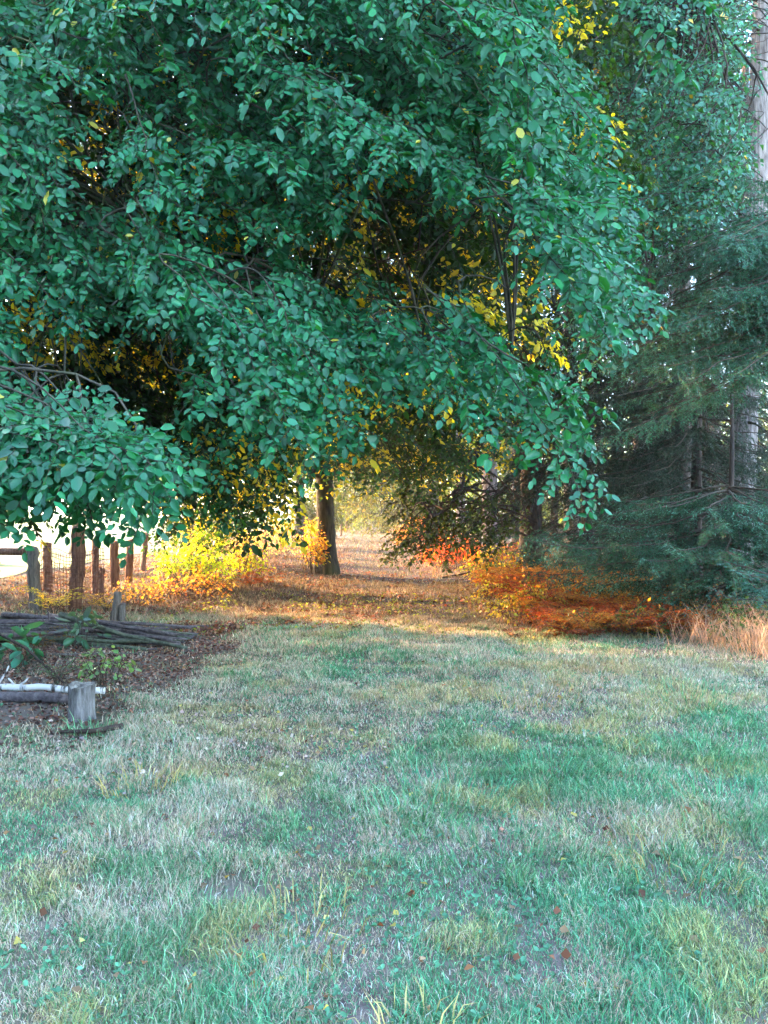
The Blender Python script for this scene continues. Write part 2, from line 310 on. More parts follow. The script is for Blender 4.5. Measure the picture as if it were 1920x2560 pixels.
# fallen leaves and chips
lb = Bag()
def litter(x, y, size, cols, rg=gr, lift=.012):
    n = len(x); a = rg.random(n) * 2 * math.pi; P = np.stack([x, y, hgt(x, y) + lift * rg.random(n) + .004], 1)
    D = np.stack([np.cos(a), np.sin(a), .35 * rg.normal(size=n)], 1); Nn = np.array([0, 0, 1.]) + .5 * rg.normal(size=(n, 3))
    V, fs = leaves(P, D, Nn, size * (.6 + .8 * rg.random(n)), .8 + .5 * rg.random(n), T_KITE)
    c = np.asarray(cols)[rg.integers(0, len(cols), n)] * np.exp(.35 * rg.normal(size=(n, 1)))
    lb.add(V, fs, np.repeat(np.clip(c, .01, .8), 4, 0))
BROWN = [(.12, .06, .055), (.17, .09, .08), (.07, .04, .04), (.24, .15, .13), (.34, .26, .25)]
RUST = [(.19, .07, .05), (.24, .11, .07), (.10, .05, .045), (.32, .22, .18), (.17, .10, .09), (.13, .12, .06)]
n = 34000; y = 5.0 + 7.4 * gr.random(n); x = -1.0 - 6 * gr.random(n); k = (gr.random(n) < littermask(x, y)) & (x > -.5 * y - 1.5); litter(x[k], y[k], .035, BROWN)
n = 110000; y = 10.2 + 45 * gr.random(n) ** 1.6; x = (gr.random(n) * 2 - 1) * (.5 * y + 1.5); k = (x > -8.2) & (noise(x, y, 1.1, 71) + .2 * (np.abs(x - pathx(y)) > 1.2) > .42); litter(x[k], y[k], .055, RUST)
n = 900; y = 1.9 + 9 * gr.random(n) ** 1.4; x = (gr.random(n) * 2 - 1) * (.5 * y + .5); litter(x, y, .035, [(.30, .15, .08), (.24, .11, .08), (.35, .24, .15), (.22, .10, .06), (.5, .42, .12)], lift=.03)
n = 500; y = 5.35 + .62 * gr.normal(size=n) * .55; x = -1.25 + .55 * gr.normal(size=n); litter(x, y, .030, [(.55, .47, .48), (.65, .55, .52), (.40, .33, .36)], lift=.03)
tag(lb.out('leaf_litter', M_dry), 'brown and pinkish fallen leaves scattered on the woodland floor', 'fallen leaves', kind='stuff')

# ------------------------------------------------------------------ trees
def trunkmesh(base, top, r, flare=.35, sides=18, K=26, rg=rng, rtop=.55, wob=.05):
    base = np.array(base, float); top = np.array(top, float); t = np.linspace(0, 1, K) ** 1.4
    H = np.linalg.norm(top - base); P = base[None] + (top - base)[None] * t[:, None]
    P[:, 0] += .02 * H * .4 * np.sin(t * 5 + base[0]) * t; P[:, 1] += .02 * H * .4 * np.sin(t * 4 + 2) * t
    rad = r * (1 - (1 - rtop) * t) ; a = np.arange(sides) / sides * 2 * math.pi
    ph = rg.random(3) * 6
    lob = np.cos(a[None] * 5 + ph[0]) * .5 + np.cos(a[None] * 3 + ph[1]) * .5
    z = t * H; fl = flare * np.exp(-z / (r * 1.6))[:, None] * (1 + .6 * lob)
    rr = rad[:, None] * (1 + fl + wob * lob * .6 + wob * (noise(a[None] * 2 + P[:, 2:3] * 0, P[:, 2:3] + 0 * a[None], .5, ph[2]) - .5))
    V = np.stack([P[:, 0:1] + rr * np.cos(a), P[:, 1:2] + rr * np.sin(a), np.repeat(P[:, 2:3], sides, 1)], -1)
    V[0, :, 2] -= .15
    idx = np.arange(K * sides).reshape(K, sides); A = idx[:-1]; B = idx[1:]
    q = np.stack([A, np.roll(A, -1, 1), np.roll(B, -1, 1), B], -1).reshape(-1, 4)
    return V.reshape(-1, 3), [q, idx[-1][None]], P
def attach(S, D, src, r, K=6, rg=rng, arch=.2, back=0.0, spread=.9):
    """branches from the nearest suitable source point to each spray start S"""
    d = np.linalg.norm(S[:, None] - src[None], axis=2); d = d + 1.2 * np.maximum(0, S[:, None, 2] - src[None, :, 2]) * .3 + np.maximum(0, .3 - d) * 3 + back * np.maximum(0, S[:, None, 1] + .3 - src[None, :, 1]) + spread * rg.random(d.shape)
    j = d.argmin(1); A = src[j]; L = np.linalg.norm(S - A, axis=1)[:, None]
    up = np.array([0, 0, 1.])
    return bez(A, A + (S - A) * .35 + up * L * arch, S - D * L * .35 + up * L * .02, S, K)
def poly_in(px, py, poly):
    ins = np.zeros(len(px), bool); j = len(poly) - 1
    for i in range(len(poly)):
        xi, yi = poly[i]; xj, yj = poly[j]
        c = ((yi > py) != (yj > py)) & (px < (xj - xi) * (py - yi) / (yj - yi + 1e-9) + xi); ins ^= c; j = i
    return ins
def view_points(poly, n, d0, d1, gaps=(), rg=rng):
    """n points spread through the part of the crown's volume seen inside the outline, at real depths d0..d1"""
    poly = np.array(poly, float); lo, hi = poly.min(0), poly.max(0); out = []; c = 0
    while c < n:
        px = lo[0] + (hi[0] - lo[0]) * rg.random(n * 3); py = lo[1] + (hi[1] - lo[1]) * rg.random(n * 3)
        k = poly_in(px, py, poly)
        for (gx_, gy_, rx, ry) in gaps: k &= ((px - gx_) / rx) ** 2 + ((py - gy_) / ry) ** 2 > 1
        px, py = px[k], py[k]; d = d0 + (d1 - d0) * rg.random(len(px))
        out.append(np.stack([(px - CX) / F * d, d, EYE - (py - CY) / F * d], 1)); c += len(px)
    return np.concatenate(out)[:n]
def broadleaf(name, label, base, top, r, S, D, L, nb, leaf, lgap, twig, tgap, tpl, col, lmat, bk, trunk_src_z, group=None, limbs=6, cvar=.35, drop=.25, seed=1, trans_bias=None, accent=None, width=.62, extra=None, cat='tree', njit=.35, tr=(.006, .002), back=0.0, lrf=.30):
    rg = np.random.default_rng(seed); base = np.array(base, float)
    root = empty(name, base); tag(root, label, cat, group)
    V, fs, ax = trunkmesh(base, top, r, .75, rg=rg, wob=.09); mk('trunk', V - base, fs, bk, root, smooth=True)
    wood = Bag(); crown = Bag()
    z = ax[:, 2]; src0 = np.stack([np.interp(np.linspace(trunk_src_z, z[-1], 14), z, ax[:, i]) for i in range(3)], 1)
    # main limbs towards well spread spray starts
    pick = [int(rg.integers(len(S)))]
    for _ in range(limbs - 1):
        dd = np.min(np.linalg.norm(S[:, None] - S[pick][None], axis=2), axis=1); pick.append(int(dd.argmax()))
    LS = S[pick]; dirs = nrm(LS - base * [1, 1, 0] - np.array([0, 0, 1]) * LS[:, 2:3]); dirs[:, 2] = -.1
    LP = attach(LS, nrm(dirs), src0, r, K=12, rg=rg, arch=.28); LP[:, 1:-1] += .05 * rg.normal(size=LP[:, 1:-1].shape)
    lr = r * lrf
    V, fs = tubes(LP, lr, lr * .22, 7, wob=.15); wood.add(V, fs)
    src = np.concatenate([LP[:, 3:].reshape(-1, 3), src0])
    half = rg.random(len(S)) < .3
    SB = attach(S[half], D[half], src, r, K=7, rg=rg, back=back); V, fs = tubes(SB, tr[0] * 2.2, tr[0] * 1.2, 5, wob=.1); wood.add(V, fs)
    src = np.concatenate([src, SB[:, 2:].reshape(-1, 3)])
    SC = attach(S[~half], D[~half], src, r, K=6, rg=rg, back=back); V, fs = tubes(SC, tr[0] * 1.4, tr[0] * 1.0, 4); wood.add(V, fs)
    # sprays
    N = len(S); E = S + D * L[:, None]; sag = np.array([0, 0, -1.]) * (L * drop)[:, None]
    P = bez(S, S + D * L[:, None] * .35, E - D * L[:, None] * .3 + sag * .5, E + sag, 6)
    P[:, 1:-1] += .02 * rg.normal(size=P[:, 1:-1].shape)
    NN = nrm(nb + .25 * rg.normal(size=(N, 3)))
    V, fs = tubes(P, tr[0], tr[1], 4); wood.add(V, fs)
    Q, NQ = kids(P, NN, tgap, twig, K=4, drop=.3, rg=rg)
    V, fs = tubes(Q, tr[1] * 1.1, tr[1] * .6, 3); wood.add(V, fs)
    n1 = leafon(crown, P, NN, lgap * 1.3, leaf, width, tpl, col, cvar=cvar, rg=rg, bias=trans_bias, accent=accent, njit=njit)
    n2 = leafon(crown, Q, NQ, lgap, leaf, width, tpl, col, cvar=cvar, rg=rg, bias=trans_bias, accent=accent, njit=njit)
    if extra: extra(crown, wood)
    wood.out('branches', bk, root, smooth=True, loc=base); crown.out('crown', lmat, root, smooth=False, loc=base)
    print(name, n1 + n2); return root
BE = (.015, .130, .047); BE2 = (.034, .115, .055); BE3 = (.055, .12, .035); FAR = (.075, .12, .03)
def dirs(n, v, s, rg): return nrm(np.array(v, float)[None] + s * rg.normal(size=(n, 3)))

# the near beech: its boughs hang over the upper left of the view
rg = np.random.default_rng(21)
polyF = [(-250, -200), (1200, -200), (1480, 250), (1560, 600), (1470, 700), (1380, 620), (1300, 480), (1000, 330), (780, 400), (900, 640), (1150, 760), (1420, 900), (1440, 1060), (1330, 1080), (1200, 960), (1080, 880), (960, 860), (820, 850), (760, 980), (690, 1130), (640, 1080), (560, 880),
         (520, 1050), (440, 1020), (420, 900), (300, 720), (120, 640), (60, 760), (-100, 900), (-250, 900)]
gapsF = [(200, 330, 140, 230), (600, 700, 70, 50), (330, 890, 190, 140), (540, 540, 70, 40), (820, 1130, 90, 130), (40, 560, 60, 50), (900, 560, 190, 150), (640, 930, 60, 70), (1010, 800, 60, 40), (760, 60, 60, 50), (1300, 760, 90, 50)]
SF = view_points(polyF, 440, 3.7, 5.6, gapsF, rg)
polyB = [(-250, 930), (60, 1000), (300, 1030), (380, 1130), (320, 1170), (180, 1180), (120, 1160), (-250, 1180)]
SB_ = view_points(polyB, 85, 3.0, 4.4, (), rg)
polyM = [(-300, -300), (1500, -300), (1500, 300), (1300, 700), (1000, 900), (760, 1150), (620, 1130), (430, 1150), (-300, 1150)]
SM = view_points(polyM, 1000, 6.0, 10.5, [(820, 1150, 110, 150), (890, 600, 110, 80)], rg)
ST = view_points([(-600, -1100), (1900, -1100), (1500, -180), (-600, -180)], 420, 3.6, 10, (), rg)
SX = np.array([W(560, 1100, 7.2), W(600, 1150, 7.0), W(500, 1100, 6.8), W(460, 1150, 7.0), W(520, 1160, 7.4)])
S = np.concatenate([SF, SB_, SX, ST]); nF, nB, nM = len(SF), len(SB_), len(ST)
D = np.concatenate([dirs(nF, (.72, -.22, -.52), .26, rg), dirs(nB, (.7, -.25, -.15), .3, rg), dirs(nM + len(SX), (.6, -.15, -.5), .35, rg)])
L = np.concatenate([.45 + .4 * rg.random(nF), .35 + .3 * rg.random(nB), .8 + .6 * rg.random(nM + len(SX))])
S = S - D * L[:, None] * .5
nbv = np.repeat(np.array([[.05, -.75, .75]]), len(S), 0)
broadleaf('beech_tree', 'big beech whose hanging leafy boughs fill the upper left of the view', (-5.6, 7.6, hgt(-5.6, 7.6)), (-4.9, 7.2, 13), .42, S, D, L, nbv,     .049, .0205, .28, .056, T_BEECH, BE, M_leaf, B_beech, 3.4, limbs=26, back=2.0, lrf=.15, seed=31,
          trans_bias=np.array([0, -.35, .25]), accent=((.45, .40, .06), .006), width=.72, tr=(.0045, .0018))

rg = np.random.default_rng(26)
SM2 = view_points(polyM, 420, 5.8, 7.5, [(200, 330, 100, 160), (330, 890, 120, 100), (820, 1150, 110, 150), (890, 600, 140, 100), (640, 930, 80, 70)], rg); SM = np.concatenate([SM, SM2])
DM = dirs(len(SM), (.6, -.15, -.45), .35, rg); LM = .8 + .6 * rg.random(len(SM))  # deeper canopy layer: darker leaf colour below stands in for crown shade
broadleaf('beech_tree', 'olive-leaved beech behind the nearest boughs, coloured dark for crown shade and yellow for backlit leaves', (-8.2, 11.5, float(hgt(-8.2, 11.5))), (-7.8, 11.3, 14), .38, SM - DM * LM[:, None] * .5, DM, LM, np.repeat([[.05, -.1, .95]], len(SM), 0), .060, .030, .36, .078, T_BEECH, (.020, .055, .024), M_leaf2, B_dark, 3.0, limbs=24, seed=36, back=2.0, lrf=.15,
          accent=((.58, .52, .05), .6, 1), width=.72, tr=(.005, .002), njit=.5, cvar=.45)  # bright yellow clusters painted in place of backlit leaves

# beech with the visible mossy trunk beside the path
rg = np.random.default_rng(22)
polyC = [(430, 250), (800, 200), (1350, 250), (1350, 800), (1300, 1080), (1130, 1150), (1000, 1180), (850, 1140), (760, 1080), (700, 1230), (560, 1330), (420, 1280), (350, 900)]
SC_ = view_points(polyC, 1700, 12.5, 21, [(840, 1230, 90, 110)], rg)
DC = nrm((SC_ - np.array([-1.5, 20, 0])) * np.array([1, 1, 0]) + np.array([.2, -1.5, -.8]) + .8 * rg.normal(size=SC_.shape)); DC[:, 2] = -.2 - .25 * rg.random(len(DC)); DC = nrm(DC)
LC = 1.0 + .7 * rg.random(len(SC_))
b2 = np.array([-1.47, 19.9, hgt(-1.47, 19.9)])
broadleaf('beech_tree', 'beech with a mossy fluted trunk on the left edge of the path', b2, b2 + np.array([-.35, .2, 15]), .235, SC_ - DC * LC[:, None] * .4, DC, LC, np.repeat(np.array([[0, -.3, .95]]), len(SC_), 0), .085, .05, .42, .11, T_KITE, (.030, .08, .028), M_leaf2, B_beech, 2.3, limbs=16, seed=32, cvar=.4, width=.8, njit=.6, tr=(.009, .0035), accent=((.52, .48, .05), .55, 1))  # clustered yellow accent paints backlight into the leaf colour

# beech on the right with low hanging branches
rg = np.random.default_rng(23)
polyD = [(1000, 1190), (1120, 1230), (1300, 1230), (1310, 1320), (1240, 1350), (1120, 1340), (1010, 1380), (980, 1300)]
SD = np.concatenate([view_points([(940, 900), (1500, 850), (1480, 1060), (1380, 1020), (1100, 1040), (960, 1110)], 130, 13, 17, (), rg), view_points(polyD, 62, 12.5, 16, (), rg)])
DD = dirs(len(SD), (-.7, -.3, -.3), .35, rg); LD = .6 + .4 * rg.random(len(SD))
b3 = np.array([3.42, 17.8, hgt(3.42, 17.8)])
broadleaf('beech_tree', 'dark trunked beech right of the path with low branches hanging towards the path', b3, b3 + np.array([.1, .3, 14]), .25, SD - DD * LD[:, None] * .5, DD, LD, np.repeat(np.array([[0, -.2, 1.]]), len(SD), 0), .085, .055, .40, .12, T_KITE, (.035, .062, .022), M_leaf2, B_dark, 5.0, limbs=9, seed=33, cvar=.4, width=.8, njit=.6, tr=(.010, .004))

# broadleaf crown in the upper right
rg = np.random.default_rng(24)
polyE = [(1050, -150), (1850, -150), (1840, 420), (1800, 560), (1700, 500), (1560, 640), (1560, 850), (1480, 850), (1450, 620), (1300, 300)]
SE = view_points(polyE, 1150, 7.5, 14, [(1450, 200, 40, 60), (1330, 170, 30, 40), (1560, 270, 50, 30)], rg)
DE = dirs(len(SE), (-.5, -.35, -.45), .4, rg); LE = .8 + .5 * rg.random(len(SE))
b4 = np.array([5.95, 15.2, hgt(5.95, 15.2)])
broadleaf('hornbeam_tree', 'small-leaved hornbeam behind the larch sprays, filling the upper right corner', b4, b4 + np.array([-.2, .2, 13]), .17, SE - DE * LE[:, None] * .5, DE, LE, np.repeat(np.array([[0, -.6, .8]]), len(SE), 0), .06, .04, .34, .09, T_KITE, (.036, .15, .085), M_leaf, B_dark, 3.2, limbs=12, seed=34, cvar=.4, width=.85, njit=.45, tr=(.006, .0025), accent=((.50, .34, .05), .015))

# avenue trees further along the path
def avenue(px, d, dirx, label, seed, col, zlow=1.9, n=150, r=.22, hr=3.6, lab_cat='tree', zhi=9.0, kind='avenue_beech_tree'):
    rg = np.random.default_rng(seed); x = (px - CX) / F * d; b = np.array([x, d, float(hgt(x, d))])
    u = rg.random(n); a = rg.random(n) * 2 * math.pi; zz = zlow + (zhi - zlow) * u ** 1.0; rr = hr * np.sqrt(rg.random(n)) * np.sqrt(np.clip(1 - ((zz - zlow) / (zhi - zlow) * 1.1 - .25) ** 2, .1, 1))
    S = np.stack([x + rr * np.cos(a) + dirx, d + rr * np.sin(a), zz], 1)
    D = nrm(np.stack([np.cos(a), np.sin(a), -.35 + 0 * a], 1) + .35 * rg.normal(size=(n, 3))); L = 1.1 + .8 * rg.random(n)
    return broadleaf(kind, label, b, b + np.array([.2, 0, 14]), r, S - D * L[:, None] * .5, D, L, np.repeat(np.array([[0, -.1, 1.]]), n, 0), .15, .11, .6, .2, T_KITE, col, M_leaf2, B_beech, zlow - .2, limbs=8, seed=seed, cvar=.4, width=.8, njit=.6, tr=(.014, .006), group='avenue trees along the path')
avenue(748, 33, -.5, 'slim avenue beech just left behind the mossy trunk', 41, BE3, 3.0, 110)
avenue(828, 46, .3, 'avenue beech with leaning shaded trunk base beyond the mossy trunk', 42, FAR, 1.9, 420, zhi=18, hr=4.5)
avenue(838, 66, .6, 'far left avenue tree near the bright end of the path', 43, FAR, .5, 260, hr=4)
avenue(1080, 30, -1.2, 'avenue tree right of the path, its crown arching over it', 44, (.06, .085, .03), 2.2, 380, hr=3.6, zhi=15)
avenue(1010, 42, -1.0, 'second tree on the right of the path, half hidden in low leaves', 45, (.075, .085, .03), .9, 260, hr=3.6)
avenue(960, 58, -.3, 'bushy far tree closing the right side of the path', 46, FAR, .3, 330, hr=4)
avenue(905, 84, 0, 'hazy far tree closing the end of the path', 47, FAR, .3, 420, hr=6)

avenue(190, 26, 0, 'broad tree at the field edge directly behind the wide brown post', 48, (.035, .07, .025), 4.8, 480, hr=4.2, r=.15, zhi=15)
avenue(-40, 21, 0, 'tree at the field edge just outside the left side of the picture', 49, (.035, .07, .025), 4.8, 420, hr=4.2, zhi=15)
avenue(470, 31, 0, 'tree at the field edge behind the yellow bush', 50, (.04, .075, .025), 4.8, 480, hr=4.5, zhi=16)

# pines: tall straight trunks, high crowns and a few dead branches
def pine(px0, px1, d, r, label, seed, bk=B_pine, crown=True):
    rg = np.random.default_rng(seed); x0 = (px0 - CX) / F * d; x1 = (px1 - CX) / F * d
    b = np.array([x0, d, float(hgt(x0, d))]); H = 19.0; top = b + np.array([(x1 - x0) * H / (1280 / F * d), .1, H])
    root = empty('pine_tree', b); tag(root, label, 'tree', 'pine trees in the strip on the right')
    V, fs, ax = trunkmesh(b, top, r, .2, rtop=.5, rg=rg, wob=.03); mk('trunk', V - b, fs, bk, root, smooth=True)
    n = 60; z = 9.5 + 9 * rg.random(n); a = rg.random(n) * 6.283; A = np.stack([np.interp(z, ax[:, 2], ax[:, k]) for k in range(3)], 1)
    ln = (1.2 + 2.2 * rg.random(n)) * (1.1 - (z - 9.5) / 16); dr = np.stack([np.cos(a), np.sin(a), .05 + .2 * rg.normal(size=n)], 1); E = A + dr * ln[:, None]
    P = bez(A, A + dr * ln[:, None] * .4, E - dr * ln[:, None] * .2, E, 5)
    m = 7; z2 = 2.6 + 6.5 * rg.random(m); a2 = rg.random(m) * 6.283; A2 = np.stack([np.interp(z2, ax[:, 2], ax[:, k]) for k in range(3)], 1); l2 = .5 + 1.1 * rg.random(m)
    d2 = np.stack([np.cos(a2), np.sin(a2), -.15 + .25 * rg.normal(size=m)], 1); P2 = bez(A2, A2 + d2 * l2[:, None] * .4, A2 + d2 * l2[:, None] * .7, A2 + d2 * l2[:, None] + np.array([0, 0, -.15]), 5)
    w = Bag(); V, fs = tubes(np.concatenate([P, P2]), .03, .008, 5); w.add(V, fs); w.out('branches', B_dark, root, loc=b)
    c = Bag(); NN = np.repeat([[0, 0, 1.]], n, 0); Q, NQ = kids(P, NN, .14, .6, K=3, rg=rg)
    leafon(c, Q, NQ, .035, .13, .10, T_KITE, (.035, .075, .04), rg=rg, njit=.8, side=.9); c.out('crown', M_needle, root, loc=b)
    return root
pine(1843, 1892, 13.2, .235, 'large grey pine trunk at the right edge of the picture', 51)
pine(1432, 1418, 19.5, .20, 'reddish grey pine whose trunk shows between beech leaves right of the dark trunk', 52)
pine(1226, 1224, 24, .26, 'broad pine trunk with a sunlit left edge, against the bright gap', 53)
pine(1152, 1152, 27, .165, 'slim pine just left of the broad trunk by the bright gap', 54)
pine(1092, 1090, 44, .14, 'thin far pine above the right side of the path', 55)
pine(1076, 1075, 52, .13, 'thinnest far pine, leftmost of the strip', 56)
pine(1600, 1590, 21, .19, 'pine trunk mostly hidden behind conifer boughs', 57)
pine(1712, 1700, 18, .20, 'pine seen dimly between the larch sprays and hornbeam leaves', 58)
pine(1500, 1504, 33, .17, 'pine standing deep in the strip behind the fir', 59)
pine(1285, 1288, 38, .15, 'pine deep in the strip behind the dark beech trunk', 60)
pine(1790, 1780, 29, .2, 'pine standing deep in the strip left of the large grey trunk', 61)
pine(1960, 1950, 20, .2, 'pine beyond the right edge behind the fir', 62)

def backspruce(px, d, label, seed, H=11, w=2.6, n=260, z0=.8, col=(.022, .05, .026)):
    rg = np.random.default_rng(seed); x = (px - CX) / F * d; b = np.array([x, d, float(hgt(x, d))])
    z = z0 + (H - z0) * rg.random(n) ** 1.15; a = rg.random(n) * 6.283; rr = w * (1 - z / (H + 1)) * (.35 + .65 * rg.random(n))
    S = np.stack([x + rr * np.cos(a) * .6, d + rr * np.sin(a) * .6, z], 1); D = nrm(np.stack([np.cos(a), np.sin(a), -.35 + 0 * a], 1) + .15 * rg.normal(size=(n, 3))); L = .5 + rr * .5
    return broadleaf('spruce_tree', label, b, b + np.array([.1, 0, H + .5]), .13, S, D, L, np.repeat(np.array([[0, 0, 1.]]), n, 0), .085, .028, .42, .09, T_KITE, col, M_needle, B_dark, .8, limbs=5, seed=seed, width=.2, njit=.5, tr=(.012, .004), drop=.3, group='dark spruces between the pines')
backspruce(1470, 15.5, 'dark spruce behind the tips of the lowest beech sprays right of the dark trunk', 178, z0=2.2, H=12)
backspruce(1765, 22, 'tall dark spruce in the gap left of the large grey pine trunk', 179, H=16, n=260)
backspruce(1540, 17, 'dark spruce between the pines, directly behind the tip of the low fir boughs', 171)
backspruce(1690, 20, 'dark spruce deep between the pines behind the see-through spruce', 172)
backspruce(1385, 25, 'dark far spruce just right of the dark beech trunk', 173)
backspruce(1850, 17, 'dark spruce at the right edge behind the large grey pine trunk', 174)
backspruce(1290, 34, 'smallest dark spruce, seen beside the bright gap', 175, H=9)
backspruce(1930, 26, 'dark spruce partly beyond the right edge', 176, H=13)
backspruce(1620, 31, 'tall dark spruce farthest back in the strip', 177, H=14)

# conifers with low boughs
def conifer(name, label, base, top, r, A, E, col, seed, gap=.05, tw=.34, st=.11, nl=.024, nw=.16, drop=.35, r0=.016, cvar=.3, ng=.0075, sag=.12, wide=.8, accent=None):
    rg = np.random.default_rng(seed); base = np.array(base, float); root = empty(name, base); tag(root, label, 'tree')
    V, fs, ax = trunkmesh(base, top, r, .15, rtop=.25, rg=rg, wob=.03); mk('trunk', V - base, fs, B_dark, root, smooth=True)
    Ld = np.linalg.norm(E - A, axis=1)[:, None]; up = np.array([0, 0, 1.])
    P = bez(A, A + (E - A) * .35 - up * Ld * .02, A + (E - A) * .7 - up * Ld * sag, E, 8); P[:, 1:] += .015 * rg.normal(size=P[:, 1:].shape)
    w = Bag(); c = Bag(); NN = nrm(np.array([[0, -.25, 1.]]) + .35 * rg.normal(size=(len(A), 3)))
    V, fs = tubes(P, r0, .003, 5); w.add(V, fs)
    Q, NQ = kids(P, NN, gap, tw, K=4, drop=drop, t0=.18, taper=.55, fwd=.7, side=wide, rg=rg); V, fs = tubes(Q, .0035, .0015, 3); w.add(V, fs)
    T_, NT = kids(Q, NQ, .045, st, K=2, drop=.15, t0=.15, fwd=.8, side=.7, rg=rg)
    V, fs = tubes(T_, .0016, .001, 3); w.add(V, fs)
    k = 0
    for src, nn in ((T_, NT), (Q, NQ)):
        k += leafon(c, src, nn, ng, nl, nw, T_NEEDLE, col, rg=rg, njit=.7, fwd=.6, side=.8, drop=.05, cvar=cvar, accent=accent)
    w.out('branches', B_twig, root, loc=base); c.out('crown', M_needle, root, loc=base); print(name, k); return root
rg = np.random.default_rng(71)
# young fir: tiers of boughs reaching left over the verge
bf = np.array([4.75, 10.6, float(hgt(4.75, 10.6))]); A = []; E = []
for z, n, ln in ((.55, 10, 1.5), (.8, 13, 2.2), (1.05, 14, 2.8), (1.3, 14, 2.9), (1.55, 13, 2.6), (1.8, 10, 2.0)):
    for q in range(n):
        a = R(150 + 200 * (q + .7 * rg.random()) / n) if rg.random() < .85 else rg.random() * 6.28
        l = ln * (.7 + .35 * rg.random()); zz = z + .15 * rg.random()
        A.append(bf + [0, 0, zz]); E.append(bf + [math.cos(a) * l, math.sin(a) * l * .8, zz - .12 - .12 * rg.random() * l + .05])
conifer('fir_tree', 'young dark green fir spreading low boughs over the bracken at the right', bf, bf + [.05, .05, 3.6], .06, np.array(A), np.array(E), (.020, .090, .042), 72, nl=.034, nw=.26, ng=.008, cvar=.6, drop=.55, accent=((.10, .30, .21), .35, 1))
# second conifer behind: sparse drooping dark boughs
bf = np.array([5.0, 12.3, float(hgt(5.0, 12.3))]); A = []; E = []
for q in range(135):
    zz = 1.9 + 5.3 * rg.random(); a = R(120 + 230 * rg.random()); l = (2.7 - .12 * zz) * (.7 + .4 * rg.random())
    A.append(bf + [0, 0, zz]); E.append(bf + [math.cos(a) * l, math.sin(a) * l * .7, zz - .15 * l - .25 * rg.random()])
conifer('spruce_tree', 'dark see-through spruce with drooping twiggy boughs above the young fir', bf, bf + [0, .05, 8.2], .10, np.array(A), np.array(E), (.020, .044, .020), 73, gap=.08, tw=.42, drop=.8, ng=.008, nl=.036, nw=.24, cvar=.5)
# larch with pale blue-green sprays at the upper right
bf = np.array([4.9, 8.6, float(hgt(4.9, 8.6))]); A = []; E = []
for q in range(80):
    zz = 3.0 + 2.0 * rg.random(); a = R(140 + 130 * rg.random()); l = 1.3 + 1.4 * rg.random()
    A.append(bf + [0, 0, zz + .3]); E.append(bf + [math.cos(a) * l, math.sin(a) * l * .7, zz - .3 * l * rg.random() - .1])
conifer('larch_tree', 'larch with pale blue-green feathery sprays reaching in from the right edge', bf, bf + [.3, 0, 9], .10, np.array(A), np.array(E), (.048, .17, .10), 74, gap=.07, tw=.38, drop=.5, st=.12, ng=.007, nl=.03, nw=.26, sag=.0)
bf = np.array([4.45, 7.9, float(hgt(4.45, 7.9))]); A = []; E = []
for q in range(16):
    zz = .5 + .8 * rg.random(); a = R(150 + 150 * rg.random()); l = .5 + .55 * rg.random(); A.append(bf + [0, 0, zz * .8]); E.append(bf + [math.cos(a) * l, math.sin(a) * l, zz])
conifer('juniper_bush', 'small blue-green juniper at the right edge in front of the fir', bf, bf + [0, 0, 1.2], .03, np.array(A), np.array(E), (.05, .20, .15), 75, gap=.05, tw=.2, drop=.1, ng=.007, nw=.28)

# off to the left: unseen wood edge inferred from the foreground shade, shaped to cast it
rg = np.random.default_rng(81); eb = Bag()
n = 60000; s = rg.random(n); wx = -12.5 - 9 * s + 1.3 * rg.normal(size=n); wy = 19 - 37 * rg.random(n) + 0 * s; wy = np.minimum(wy, 17.6 + (-12 - wx) * .62 + .7 * rg.normal(size=n))
P = np.stack([wx, wy, .2 + 10.5 * rg.random(n) * (.75 + .35 * noise(wx, wy, 2.5, 3))], 1)
kk = (P[:, 2] < 6.4) | (noise(P[:, 1] + P[:, 0] * .6, P[:, 2] * 1.3, 1.1, 13) > .57); P = P[kk]; n = len(P)  # upper holes shaped to let sun reach the canopy
V, fs = leaves(P, rg.normal(size=(n, 3)), rg.normal(size=(n, 3)), .35 + .3 * rg.random(n), .8, T_KITE)
eb.add(V, fs, np.repeat(np.array([BE2]) * np.exp(.3 * rg.normal(size=(n, 1))), 4, 0))
n = 30000; wx = -30 + 60 * rg.random(n); wy = -13 - 6 * rg.random(n) - noise(wx, wx * 0, 4) * 3  # unseen leaves added behind the camera to block sky light
P = np.stack([wx, wy, .1 + 8 * rg.random(n) * (.75 + .35 * noise(wx, wx * 0, 3.5, 8))], 1)
V, fs = leaves(P, rg.normal(size=(n, 3)), rg.normal(size=(n, 3)), .4 + .35 * rg.random(n), .8, T_KITE)
eb.add(V, fs, np.repeat(np.array([BE2]) * np.exp(.3 * rg.normal(size=(n, 1))), 4, 0))
o = eb.out('unseen_shade_wood', M_leaf2); tag(o, 'unseen leafy wood edge shading the foreground, with leaves added behind to block sky light', 'woodland', kind='stuff')
